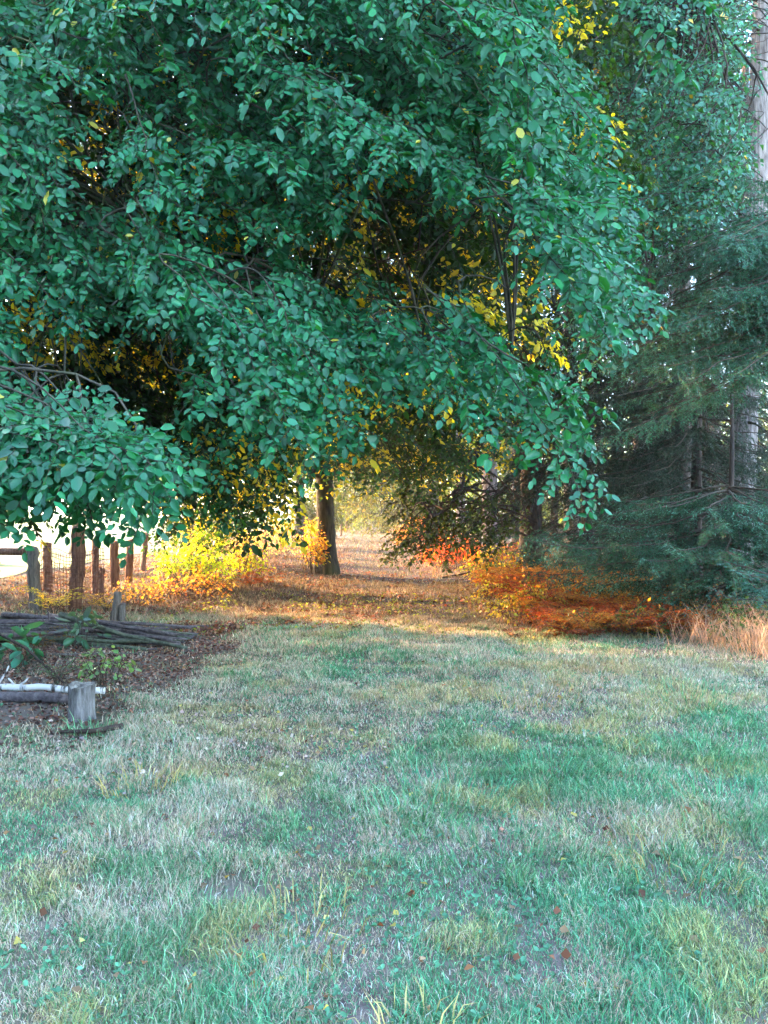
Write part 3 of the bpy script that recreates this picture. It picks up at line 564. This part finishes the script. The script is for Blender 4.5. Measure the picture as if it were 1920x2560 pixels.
# far-off wood behind the pine strip and past the field
eb = Bag(); n = 42000
wx = np.where(rg.random(n) < .75, 3 + 45 * rg.random(n), 0); wy = 44 + 50 * rg.random(n) + .6 * wx
P = np.stack([wx, wy, .1 + (9 + 6 * noise(wx, wy, 6, 5)) * rg.random(n) ** 1.15], 1); P = P[wx > 2]
P = P[noise(P[:, 0] * 1.0, P[:, 2] * 1.6, .8, 9) + .35 * rg.random(len(P)) > .40]
V, fs = leaves(P, rg.normal(size=P.shape), rg.normal(size=P.shape), .4 + .4 * rg.random(len(P)), .8, T_KITE)
eb.add(V, fs, np.repeat(np.array([FAR]) * np.exp(.3 * rg.normal(size=(len(P), 1))), 4, 0))
tag(eb.out('far_wood', M_leaf2), 'hazy far-off wood beyond the pine strip', 'woodland', kind='stuff')

# ------------------------------------------------------------------ bushes, ferns, bracken
def bush(name, label, cx, cy, w, h, n, leaf, col, seed, lgap=.06, twig=.22, lmat=None, cat='bush', cvar=.35, accent=None, tpl=T_KITE, width=.8, group=None, spread=1.0, dp=.6):
    rg = np.random.default_rng(seed); b = np.array([cx, cy, float(hgt(cx, cy))]); root = empty(name, b); tag(root, label, cat, group)
    a = rg.random(n) * 6.283; r = np.sqrt(rg.random(n)); hh = h * np.sqrt(np.clip(1 - .75 * r ** 2, .1, 1)) * (.45 + .55 * rg.random(n))
    A = np.stack([w * .25 * r * np.cos(a), w * .25 * r * np.sin(a) * dp, 0 * a], 1); E = np.stack([w * .5 * r * np.cos(a) * spread, w * .5 * r * np.sin(a) * dp, hh], 1)
    P = bez(A, A + [0, 0, 1] * hh[:, None] * .5, E - [0, 0, 1] * hh[:, None] * .1, E, 6); P[:, 1:] += .02 * rg.normal(size=P[:, 1:].shape)
    wd = Bag(); V, fs = tubes(P, .006, .002, 4); wd.add(V, fs); NN = nrm(np.stack([np.cos(a), np.sin(a), 1 + 0 * a], 1))
    Q, NQ = kids(P, NN, .07, twig, K=3, t0=.3, drop=.25, rg=rg, taper=.3); V, fs = tubes(Q, .0025, .0012, 3); wd.add(V, fs)
    c = Bag(); k = leafon(c, Q, nrm(NQ + [0, 0, .6]), lgap, leaf, width, tpl, col, rg=rg, cvar=cvar, accent=accent, drop=.3, njit=.45)
    wd.out('stems', B_twig, root); c.out('foliage', lmat or M_leaf2, root); return root
YG = (.32, .52, .045)
bush('bramble_bush', 'bright yellow-green bush in the sun behind the end of the stick heap', -3.75, 15.2, 1.7, 1.15, 70, .075, YG, 91, accent=((.5, .3, .08), .05))
bush('bramble_bush', 'small yellow bush at the right shoulder of the bright yellow-green one', -2.85, 15.6, 1.0, .95, 34, .07, (.34, .46, .05), 92, accent=((.55, .22, .06), .12))
bush('bramble_bush', 'low orange and yellow bramble at the foot of the yellow bush', -3.5, 13.9, 1.7, .55, 50, .06, (.40, .30, .09), 93, accent=((.5, .18, .05), .35))
bush('bramble_bush', 'low yellowish bramble between the short stakes and the yellow bush', -4.15, 13.2, 1.1, .45, 34, .055, (.42, .32, .12), 94, accent=((.55, .25, .10), .4))
bush('hedge_shrub', 'pale blossoming shrub along the fence behind the yellow bush', -4.6, 21, 3.2, 1.5, 70, .07, (.40, .36, .17), 95, accent=((.6, .48, .38), .4))
bush('hedge_shrub', 'pale dry shrub left of the mossy trunk by the fence', -3.6, 24, 2.6, 1.3, 60, .07, (.42, .36, .20), 96, accent=((.6, .46, .36), .4))
bush('hedge_shrub', 'pale far shrub beyond the mossy trunk on the left verge', -4.3, 34, 2.8, 1.5, 60, .09, (.40, .38, .2), 97, accent=((.6, .5, .4), .3))
bush('ivy_clump', 'yellow ivy shoots climbing the left foot of the mossy trunk', -1.82, 19.5, .85, 1.5, 40, .075, (.42, .38, .06), 98, accent=((.5, .2, .07), .25), spread=.8)
bush('bramble_bush', 'yellow-green bramble on the right verge below the low beech branches', 2.55, 17.0, 1.7, .95, 60, .075, (.26, .30, .04), 99, accent=((.45, .25, .05), .2))
bush('bramble_bush', 'small sunlit bramble sprout among the bracken in front of the right verge', 2.0, 14.2, .8, .5, 26, .06, (.28, .32, .05), 100, accent=((.45, .3, .05), .2))
bush('bramble_bush', 'golden bramble spilling from under the fir tip onto the bracken', 2.7, 12.3, 1.6, .6, 60, .06, (.40, .28, .05), 106, accent=((.5, .14, .04), .3))
bush('bramble_bush', 'yellow-green bramble in the bracken below the dark beech trunk', 2.15, 11.6, 1.2, .55, 44, .06, (.24, .26, .045), 109)
bush('bramble_bush', 'dark green low bramble between rusty bracken under the fir tip', 2.7, 10.3, 1.0, .35, 34, .055, (.08, .14, .05), 110, accent=((.45, .3, .05), .2))
bush('bramble_bush', 'red-leaved bramble under the middle of the fir', 3.7, 10.2, 1.8, .4, 34, .055, (.36, .13, .05), 107, accent=((.45, .3, .05), .25))
bush('bramble_bush', 'glowing red shrub on the far right verge beside the path', 1.9, 21.5, 2.0, 1.0, 70, .08, (.50, .11, .04), 108, accent=((.5, .3, .05), .15))
bush('bramble_bush', 'dull green bramble in the dry grass under the fir', 3.35, 9.9, 1.0, .42, 30, .07, (.09, .16, .05), 101, accent=((.45, .3, .06), .15))
bush('bramble_bush', 'dark green bramble beside the dry grass at the right edge', 4.45, 9.2, 1.2, .6, 36, .07, (.06, .14, .06), 102)
bush('hazel_sapling', 'broad-leaved green sapling standing before the stick heap at the left edge', -3.82, 8.0, .75, .42, 9, .15, (.045, .17, .10), 103, lgap=.10, twig=.14, tpl=T_BEECH, lmat=M_leaf, width=.6)
bush('hazel_sapling', 'grey-green sapling poking out of the middle of the stick heap', -3.55, 9.0, .6, .50, 8, .12, (.08, .17, .12), 104, lgap=.09, twig=.12, tpl=T_BEECH, lmat=M_leaf, width=.6)
bush('honeysuckle_shoot', 'small round-leaved yellow-green plant right of the grey stump', -2.52, 7.0, .55, .42, 13, .05, (.16, .30, .11), 105, lgap=.04, twig=.12, lmat=M_leaf, tpl=T_BEECH, width=1.0)

bush('hedge_shrub', 'tall olive shrub left of the path near its bright end', -3.9, 44, 3.6, 3.0, 120, .14, (.09, .13, .035), 115, lgap=.12, twig=.4)
bush('hedge_shrub', 'tall olive shrub right of the path near its bright end', 1.7, 47, 4.2, 4.0, 170, .14, (.09, .12, .035), 116, lgap=.12, twig=.4)
bush('hedge_shrub', 'pale shrub in the middle of the glow at the end of the path', -2.6, 74, 5.0, 4.2, 170, .18, (.10, .14, .04), 117, lgap=.14, twig=.5)
bush('hedge_shrub', 'low golden shrub on the right verge halfway along the path', 1.6, 33, 2.6, 1.5, 90, .10, (.20, .15, .04), 118, lgap=.09, twig=.3, accent=((.42, .12, .04), .3))

def fernmesh(rg, nf, fl, col, lift=.75, spread=1.0, gap=.032, pin=.17, leaf=.034):
    a = (np.arange(nf) + .7 * rg.random(nf)) / nf * 6.283; L = fl * (.75 + .4 * rg.random(nf)); el = lift * (.6 + .6 * rg.random(nf))
    d = np.stack([np.cos(a) * spread, np.sin(a) * spread, 0 * a], 1); z = np.array([0, 0, 1.])
    A = d * .02; E = A + d * (L * np.cos(el * .6))[:, None] + z * (L * .62 * np.sin(el))[:, None]
    P = bez(A, A + z * (L * .55 * el)[:, None] + d * (L * .12)[:, None], E + z * (L * .16)[:, None] - d * (L * .25)[:, None], E, 9)
    NN = nrm(z[None] * np.ones((nf, 1)) - d * .2); stem = Bag(); V, fs = tubes(P, .005, .0015, 4); stem.add(V, fs)
    Q, NQ = kids(P, NN, gap, pin, K=3, t0=.22, drop=.12, fwd=.35, side=.95, taper=.75, jit=.08, rg=rg)
    V, fs = tubes(Q, .0015, .0008, 3); stem.add(V, fs)
    c = Bag(); leafon(c, Q, NQ, .011, leaf, .55, T_KITE, col, rg=rg, cvar=.3, drop=.02, njit=.12, t0=.02, side=.95, fwd=.4)
    return stem, c
def fern(name, label, loc, nf, fl, col, seed, group=None, cat='fern', m=None, **k):
    rg = np.random.default_rng(seed); root = empty(name, loc); tag(root, label, cat, group); s, c = fernmesh(rg, nf, fl, col, **k)
    s.out('stalk', B_twig, root); c.out('frond', m or M_dry, root); return root
def at(x, y, dz=0): return (x, y, float(hgt(x, y)) + dz)
fern('fern', 'sunlit yellow fern arching behind the stick heap before the wire netting', at(-5.15, 12.0), 12, .75, (.46, .42, .05), 111, m=M_leaf2, lift=1.0, gap=.05, leaf=.03)
fern('fern', 'second yellow fern, smaller, by the two short stakes', at(-4.45, 12.3), 9, .5, (.48, .36, .06), 112, m=M_leaf2, lift=.9, gap=.05, leaf=.03)
fern('fern', 'green fern behind the birch log left of the stump', at(-2.95, 6.95), 9, .34, (.09, .24, .09), 113, m=M_leaf, lift=1.1, pin=.07, gap=.02, leaf=.016)
fern('fern', 'brown withered fern beside the broad-leaved sapling', at(-3.75, 8.35), 7, .4, (.16, .11, .05), 114, lift=1.1, pin=.08, gap=.03)
protos = [fern('bracken', 'rust-orange bracken in the sun on the right verge', at(2.4, 13.2), 8, .75, (.42, .125, .035), 120, 'rust-orange bracken on the right verge', 'bracken', lift=.9),
          fern('bracken', 'golden bracken lit by the sun on the right verge', at(3.0, 12.6), 8, .75, (.46, .27, .05), 121, 'golden bracken on the right verge', 'bracken', lift=.9),
          fern('bracken', 'dead red-brown bracken, collapsed, on the right verge', at(2.6, 12.0), 7, .6, (.20, .075, .04), 122, 'dead red-brown bracken on the right verge', 'bracken', lift=.5)]
br = np.random.default_rng(77); zones = []
for _ in range(230):
    y = 9.8 + 7 * br.random() ** 1.3; x0 = 1.75 + .5 * noise(y, 0, 1.1, 3) + .45 * abs(y - 12.5) * .3; x = float(x0 + (6.5 - x0) * br.random() ** 1.25)
    if x < .46 * y and x < 5.2: zones.append((x, y))
for _ in range(60):
    y = 16 + 16 * br.random(); x = pathx(y) + 1.7 + 3.5 * br.random(); zones.append((float(x), y))
for k, (x, y) in enumerate(zones):
    p = protos[int(br.choice([0, 1, 2], p=[.42, .28, .30]))]; dup(p, at(x, y, -.02), br.random() * 6.28, (.6 if y < 11 else .7) + .45 * br.random())
for (x, y, k) in ((-2.6, 15.0, 0), (-2.35, 15.3, 0), (-3.0, 14.6, 1), (-4.0, 16.5, 1), (-2.9, 17.5, 2)):
    dup(protos[k], at(x, y), br.random() * 6, .7, label='low rusty bracken at the foot of the yellow bush left of the path', group='bracken left of the path')

# understorey between the bracken and tall dry grass at the right
ub = Bag(); n = 9000; y = 9.4 + 4.2 * gr.random(n); x = 1.4 + 5.5 * gr.random(n) ** .8; k = (y > 10.6 + .12 * (4 - x)) & (noise(x, y, .5, 81) > .38); x, y = x[k], y[k]
c = np.array([(.42, .16, .06), (.48, .27, .10), (.28, .10, .06), (.50, .30, .20)])[gr.integers(0, 4, len(x))] * np.exp(.25 * gr.normal(size=(len(x), 1)))
blades(ub, x, y, .07 + .14 * gr.random(len(x)), .006, c, lean=1.0, rg=gr)
n = 1500; cxs = np.array([[3.9, 9.3], [4.3, 8.9], [4.5, 9.3], [4.8, 9.0], [4.2, 8.5], [5.0, 9.6], [4.5, 8.2]]); ci = gr.integers(0, len(cxs), n)
x = cxs[ci, 0] + .22 * gr.normal(size=n); y = cxs[ci, 1] + .22 * gr.normal(size=n)
blades(ub, x, y, .25 + .45 * gr.random(n), .0055, np.array([(.66, .50, .38)]) * np.exp(.2 * gr.normal(size=(n, 1))), lean=.95, rg=gr)
tag(ub.out('tall_dry_grass', M_dry), 'tall bleached and rusty grass stalks in front of the fir', 'grass', kind='stuff')
# green and yellow herbs along the sunlit edge in the middle
hb = Bag(); n = 1500; y = 9.9 + 4.5 * gr.random(n); x = -3.2 + 5.2 * gr.random(n); k = noise(x, y, .6, 91) > .52; x, y = x[k], y[k]; a = gr.random(len(x)) * 6.283
P = np.stack([x, y, hgt(x, y) + .02 + .1 * gr.random(len(x))], 1); V, fs = leaves(P, np.stack([np.cos(a), np.sin(a), .5 + 0 * a], 1), np.array([0, 0, 1.]) + .4 * gr.normal(size=P.shape), .06, .6, T_KITE)
hb.add(V, fs, np.repeat(np.array([(.15, .21, .04)]) * np.exp(.3 * gr.normal(size=(len(x), 1))), 4, 0)); tag(hb.out('wood_herbs', M_leaf2), 'yellow-green herbs along the sunlit edge of the woodland floor', 'weeds', kind='stuff')

# ------------------------------------------------------------------ fence, stakes, netting
def post(name, label, px0, px1, ytop, ybase, w, mat_, seed, group='fence posts at the field edge', sides=10, d=None):
    rg = np.random.default_rng(seed); d = d or 3077.0 / (ybase - CY); b = np.array([(px0 - CX) / F * d, d, 0]); b[2] = hgt(b[0], d); T = W(px1, ytop, d); r = w / F * d / 2
    K = 12; t = np.linspace(0, 1, K)[:, None]; P = (b - [0, 0, .1]) * (1 - t) + T * t; P[1:-1, :2] += r * .07 * rg.normal(size=(K - 2, 2))
    a = np.arange(sides) / sides * 6.283; shp = 1 + .16 * np.cos(a * 2 + rg.random() * 6) + .12 * rg.normal(size=sides)
    rr = r * shp[None] * (1.03 - .08 * t) * (1 + .05 * rg.normal(size=(K, sides)))
    V = np.stack([P[:, 0:1] + rr * np.cos(a), P[:, 1:2] + rr * np.sin(a), P[:, 2:3] + 0 * rr], -1); V[-1, :, 2] += r * .35 * np.cos(a + rg.random() * 6)
    Vf = V.reshape(-1, 3); idx = np.arange(K * sides).reshape(K, sides); A_ = idx[:-1]; B_ = idx[1:]
    o = mk(name, Vf - b, [np.stack([A_, np.roll(A_, -1, 1), np.roll(B_, -1, 1), B_], -1).reshape(-1, 4), idx[-1][None]], mat_, loc=b)
    tag(o, label, 'post', group); return b, T
post('fence_post', 'thick grey weathered gate post, leftmost, at the end of the wooden rail', 90, 80, 1366, 1525, 33, B_postg, 131)
post('fence_post', 'narrow brown post between the thick grey one and the wide brown one', 120, 118, 1358, 1484, 19, B_post, 132)
post('fence_post', 'widest and tallest brown post, in the middle of the wire netting', 187, 196, 1320, 1522, 28, B_post, 133)
post('fence_post', 'reddish post at the right end of the wire netting', 238, 238, 1350, 1490, 18, B_post, 134)
post('fence_post', 'short reddish stake just right of the wire netting', 251, 256, 1421, 1515, 15, B_post, 135, group='stakes')
post('fence_post', 'split brown post, first one standing free right of the netting', 288, 286, 1355, 1482, 19, B_post, 136)
post('fence_post', 'curved split post, second one standing free right of the netting', 321, 327, 1349, 1468, 18, B_post, 137)
post('fence_post', 'leaning post, third one right of the netting, next to the yellow bush', 356, 366, 1333, 1440, 17, B_post, 138)
post('fence_post', 'slim post showing just above the yellow bush', 499, 500, 1335, 1410, 12, B_post, 139)
post('wooden_stake', 'taller leaning grey stake of the pair right of the yellow fern', 283, 296, 1480, 1550, 17, B_postg, 140, group='short grey stakes')
post('wooden_stake', 'shorter upright grey stake of the pair right of the yellow fern', 301, 304, 1511, 1550, 18, B_postg, 141, group='short grey stakes')
far = [(560, 1330, 1398), (612, 1326, 1388), (660, 1320, 1378), (700, 1316, 1366), (640, 1322, 1372), (852, 1306, 1342), (866, 1303, 1332), (876, 1300, 1325)]
for k, (px, yt, yb) in enumerate(far):
    post('fence_post', 'small far fence post seen among the pale shrubs along the left of the avenue', px, px + 1, yt, yb, 11 if px < 800 else 6, B_post, 150 + k, group='far fence posts')
# rail
V, fs = tubes(bez([W(-160, 1376, 12.75)], [W(-90, 1378, 12.75)], [W(0, 1379, 12.75)], [W(80, 1380, 12.75)], 8), .065, .06, 8, True, .12)
tag(mk('wooden_rail', V, fs, B_post, smooth=False), 'dark brown wooden rail reaching the thick grey post from the left edge', 'rail')
# stock wire strung along the posts
M_wire, n_, l_ = mat('rusty_wire'); o_ = n_.new('ShaderNodeOutputMaterial'); p_ = n_.new('ShaderNodeBsdfPrincipled'); p_.inputs['Base Color'].default_value = (.14, .05, .03, 1); p_.inputs['Roughness'].default_value = .8; l_.new(p_.outputs[0], o_.inputs[0])
M_wire2, n_, l_ = mat('grey_wire'); o_ = n_.new('ShaderNodeOutputMaterial'); p_ = n_.new('ShaderNodeBsdfPrincipled'); p_.inputs['Base Color'].default_value = (.3, .3, .28, 1); p_.inputs['Roughness'].default_value = .5; p_.inputs['Metallic'].default_value = .6; l_.new(p_.outputs[0], o_.inputs[0])
def net(name, label, pts, z0, z1, cell, r, m, bulge=.0, seed=1, vert=True, cat='netting'):
    rg = np.random.default_rng(seed); pts = np.array(pts, float); seg = np.concatenate([[0], np.cumsum(np.linalg.norm(np.diff(pts, axis=0), axis=1))])
    def pos(s): x = np.interp(s, seg, pts[:, 0]); y = np.interp(s, seg, pts[:, 1]); return x, y + bulge * np.sin(np.asarray(s) * 5)
    b = Bag(); Lh = seg[-1]; s = np.linspace(0, Lh, max(8, int(Lh / .15)))
    for z in np.arange(z0, z1 + 1e-6, cell if vert else (z1 - z0) / 4):
        x, y = pos(s); P = np.stack([x, y, hgt(x, y) * 0 + hgt(x[0], y[0]) + z + .012 * rg.normal(size=len(s)) + .03 * np.sin(s * 4)], 1)[None]; V, fs = tubes(P, r, r, 3); b.add(V, fs)
    for s0 in (np.arange(0, Lh, cell) if vert else np.arange(0, Lh, .3)):
        zz = np.linspace(z0, z1, 5); x, y = pos(s0 + 0 * zz); P = np.stack([x + .006 * rg.normal(size=5), y, hgt(x[0], y[0]) + zz + .03 * np.sin(s0 * 4)], 1)[None]; V, fs = tubes(P, r * .8, r * .8, 3); b.add(V, fs)
    tag(b.out(name, m), label, cat)
x_ = lambda px, d: (px - CX) / F * d
net('wire_netting', 'rusty square wire netting wrapped round the wide brown post', [(x_(100, 12.9), 12.9), (x_(150, 12.3), 12.3), (x_(210, 12.1), 12.1), (x_(262, 12.9), 12.9)],   .05, .98, .066, .0062, M_wire, .02)
net('stock_fence_wire', 'thin grey stock fence wire strung past the posts along the field', [(-9.6, 16.5), (x_(120, 16), 16.0), (x_(238, 15.5), 15.5), (x_(330, 16.6), 16.6), (x_(362, 19.6), 19.6), (x_(500, 24.5), 24.5)], .15, 1.1, .16, .0025, M_wire2, vert=False, cat='fence wire')

# ------------------------------------------------------------------ stump, logs, stick heap
def log(name, label, pts, r0, r1, m, seed, cat='log', group=None, sides=12, K=16, knob=True, stubs=0, stubmat=None):
    rg = np.random.default_rng(seed); p = np.array(pts, float); t = np.linspace(0, len(p) - 1, K); i = np.minimum(t.astype(int), len(p) - 2); f = (t - i)[:, None]
    P = p[i] * (1 - f) + p[i + 1] * f; P[1:-1] += (r0 * .25) * rg.normal(size=P[1:-1].shape) * [1, 1, .6]; c = P.mean(0).copy(); c[2] = P[:, 2].min() - r0
    V, fs = tubes((P - c)[None], r0, r1, sides, True, .16)
    b = Bag(); b.add(V, fs)
    for q in range(stubs):
        j = int(rg.integers(2, K - 3)); A = P[j] - c; dd = nrm(np.array([rg.normal() * .8, -.3 + rg.normal() * .3, .9])); l = .07 + .18 * rg.random()
        V, fs = tubes(bez([A], [A + dd * l * .3], [A + dd * l * .7 + [.02, 0, 0]], [A + dd * l], 4), r0 * .35, r0 * .2, 6, True); b.add(V, fs)
    o = b.out(name, m, smooth=True); o.location = c; tag(o, label, cat, group); return o
def g3(px, d, z): x = (px - CX) / F * d; return [x, d, float(hgt(x, d)) + z]
# birch bark
M_birch, n, l = mat('birch_bark'); out = n.new('ShaderNodeOutputMaterial'); p = n.new('ShaderNodeBsdfPrincipled'); p.inputs['Roughness'].default_value = .7
tc = n.new('ShaderNodeTexCoord'); mp = n.new('ShaderNodeMapping'); mp.inputs['Scale'].default_value = (14, 3, 3); l.new(tc.outputs['Object'], mp.inputs[0])
nz = n.new('ShaderNodeTexNoise'); nz.inputs['Scale'].default_value = 1.6; nz.inputs['Detail'].default_value = 5; l.new(mp.outputs[0], nz.inputs[0])
cr = n.new('ShaderNodeValToRGB'); e = cr.color_ramp.elements; e[0].position = .36; e[0].color = (.05, .04, .035, 1); e[1].position = .45; e[1].color = (.62, .57, .55, 1); l.new(nz.outputs[0], cr.inputs[0]); l.new(cr.outputs[0], p.inputs['Base Color']); l.new(p.outputs[0], out.inputs[0])
log('birch_log', 'white birch log lying behind the grey stump', [g3(-120, 6.65, .04), g3(80, 6.6, .045), g3(262, 6.6, .045)], .032, .029, M_birch, 161, stubs=3)
log('old_log', 'dark rotting log lying before the white birch log', [g3(-120, 6.32, .055), g3(100, 6.3, .05), g3(185, 6.28, .04)], .045, .04, B_stick, 162, stubs=0)
log('dead_branch', 'charred black branch lying in the grass in front of the stump', [g3(150, 5.55, .03), g3(235, 5.5, .06), g3(306, 5.65, .05)], .012, .024, B_dark, 163, cat='branch', stubs=0)
log('dead_branch', 'thin black branch slanting down towards the birch log', [g3(-60, 8.0, .42), g3(70, 7.4, .24), g3(160, 6.75, .06)], .014, .010, B_dark, 164, cat='branch', sides=6)
log('dead_branch', 'dark crooked branch lying across the right edge of the path', [g3(1105, 18.9, .03), g3(1150, 19.1, .05), g3(1190, 19.8, .08)], .02, .03, B_dark, 165, cat='branch', sides=6)
# stump
def stump():
    rg = np.random.default_rng(166); d = 6.0; x = (204 - CX) / F * d; b = np.array([x, d, float(hgt(x, d))]); root = empty('tree_stump', b); tag(root, 'short grey weathered tree stump standing in front of the birch log', 'stump')
    s = 22; K = 12; a = np.arange(s) / s * 6.283; z = np.linspace(-.05, .265, K)[:, None]; fl = 1 + .35 * np.exp(-(z + .05) / .06) * (.6 + .4 * np.cos(a * 4 + 1)); rr = .097 * fl * (1 + .05 * np.cos(a * 3) + .035 * np.cos(a * 9 + 2 * np.sin(z * 20)) + .012 * rg.normal(size=(K, s)))
    V = np.stack([rr * np.cos(a), rr * np.sin(a), z + 0 * rr], -1); V[-1, :, 2] += .012 * np.cos(a * 2) + .006 * rg.normal(size=s); idx = np.arange(K * s).reshape(K, s)
    mk('bark', V.reshape(-1, 3), [np.stack([idx[:-1], np.roll(idx[:-1], -1, 1), np.roll(idx[1:], -1, 1), idx[1:]], -1).reshape(-1, 4)], bark('stump_bark', (.06, .05, .048), (.27, .24, .235), 30, 5, 1.0), root, smooth=True)
    rings = []; 
    for q in (.985, .8, .6, .4, .2): rings.append(np.stack([V[-1, :, 0] * q, V[-1, :, 1] * q, V[-1, :, 2] - .004 + .004 * rg.normal(size=s)], -1))
    Vt = np.concatenate(rings); idx = np.arange(5 * s).reshape(5, s)
    mk('cut_top', Vt, [np.stack([idx[:-1], np.roll(idx[:-1], -1, 1), np.roll(idx[1:], -1, 1), idx[1:]], -1).reshape(-1, 4), idx[-1][None]], bark('cut_wood', (.16, .13, .11), (.42, .37, .33), 40, 40, .4), root)
stump()
pr = np.random.default_rng(170)
for k in range(60):
    lay = k % 6; ln = 1.3 + 1.5 * pr.random(); dpt = 9.15 + .95 * pr.random(); cx = -4.6 + 1.6 * pr.random() - .0 * lay; sl = -.06 + .08 * pr.normal(); ry = .36 * pr.normal()
    z0 = .04 + (.042 * lay) * (1 - .35 * abs(dpt - 9.6) / .5) * max(.15, min(1, (-2.55 - cx) / 1.0)) ; hl = ln / 2
    zl = z0 + .05; zr = max(.025, z0 - .08 - .06 * pr.random()); A_ = [cx - hl, dpt - ry * hl, 0]; B_ = [cx + hl, dpt + ry * hl, 0]
    if B_[0] > -2.45: s_ = B_[0] + 2.45; A_[0] -= s_; B_[0] -= s_
    M_ = [(A_[0] + B_[0]) / 2, dpt + .05 * pr.normal(), 0]
    A_[2] = float(hgt(A_[0], A_[1])) + zl; B_[2] = float(hgt(B_[0], B_[1])) + zr; M_[2] = float(hgt(M_[0], M_[1])) + z0 + .03 * pr.normal()
    r = .014 + .034 * pr.random() ** 2; green = pr.random() < .3
    log('dead_branch', 'bare branch in the long stick heap at the left', [A_, M_, B_], r, r * .55, B_stickg if green else B_stick, 200 + k, cat='branch', group='branches of the stick heap', sides=7, K=9, stubs=int(pr.random() < .3))
log('dead_branch', 'long grey-green branch at the front of the stick heap, its tip furthest right', [g3(150, 9.3, .36), g3(300, 9.1, .18), g3(468, 8.9, .03)], .035, .018, B_stickg, 167, cat='branch', sides=8)
log('dead_branch', 'pale stripped stick lying alone on the chips below the heap', [g3(130, 8.35, .02), g3(250, 8.4, .03), g3(360, 8.55, .02)], .011, .008, B_postg, 168, cat='branch', sides=6)
log('dead_branch', 'lower pale stick lying nearest the round-leaved plant', [g3(225, 7.75, .02), g3(300, 7.85, .03), g3(375, 7.9, .02)], .009, .006, B_postg, 169, cat='branch', sides=6)
print('faces', sum(len(o.data.polygons) for o in sc.objects if o.type == 'MESH'))

# evening haze
hz_min, hz_max = np.array([-905., -302., -2.5]), np.array([905., 1505., 21.5])
bm = np.array([(x, y, z) for z in (hz_min[2], hz_max[2]) for y in (hz_min[1], hz_max[1]) for x in (hz_min[0], hz_max[0])])
M_haze, n, l = mat('haze_air'); out = n.new('ShaderNodeOutputMaterial'); pv = n.new('ShaderNodeVolumePrincipled'); pv.inputs['Color'].default_value = (.95, .93, .9, 1); pv.inputs['Density'].default_value = .0009; pv.inputs['Anisotropy'].default_value = .55
l.new(pv.outputs[0], out.inputs['Volume'])
hz = mk('haze', bm, [np.array([(0, 2, 3, 1), (4, 5, 7, 6), (0, 1, 5, 4), (2, 6, 7, 3), (0, 4, 6, 2), (1, 3, 7, 5)])], M_haze); tag(hz, 'thin golden evening haze in the air over the path and field', 'haze', kind='stuff')
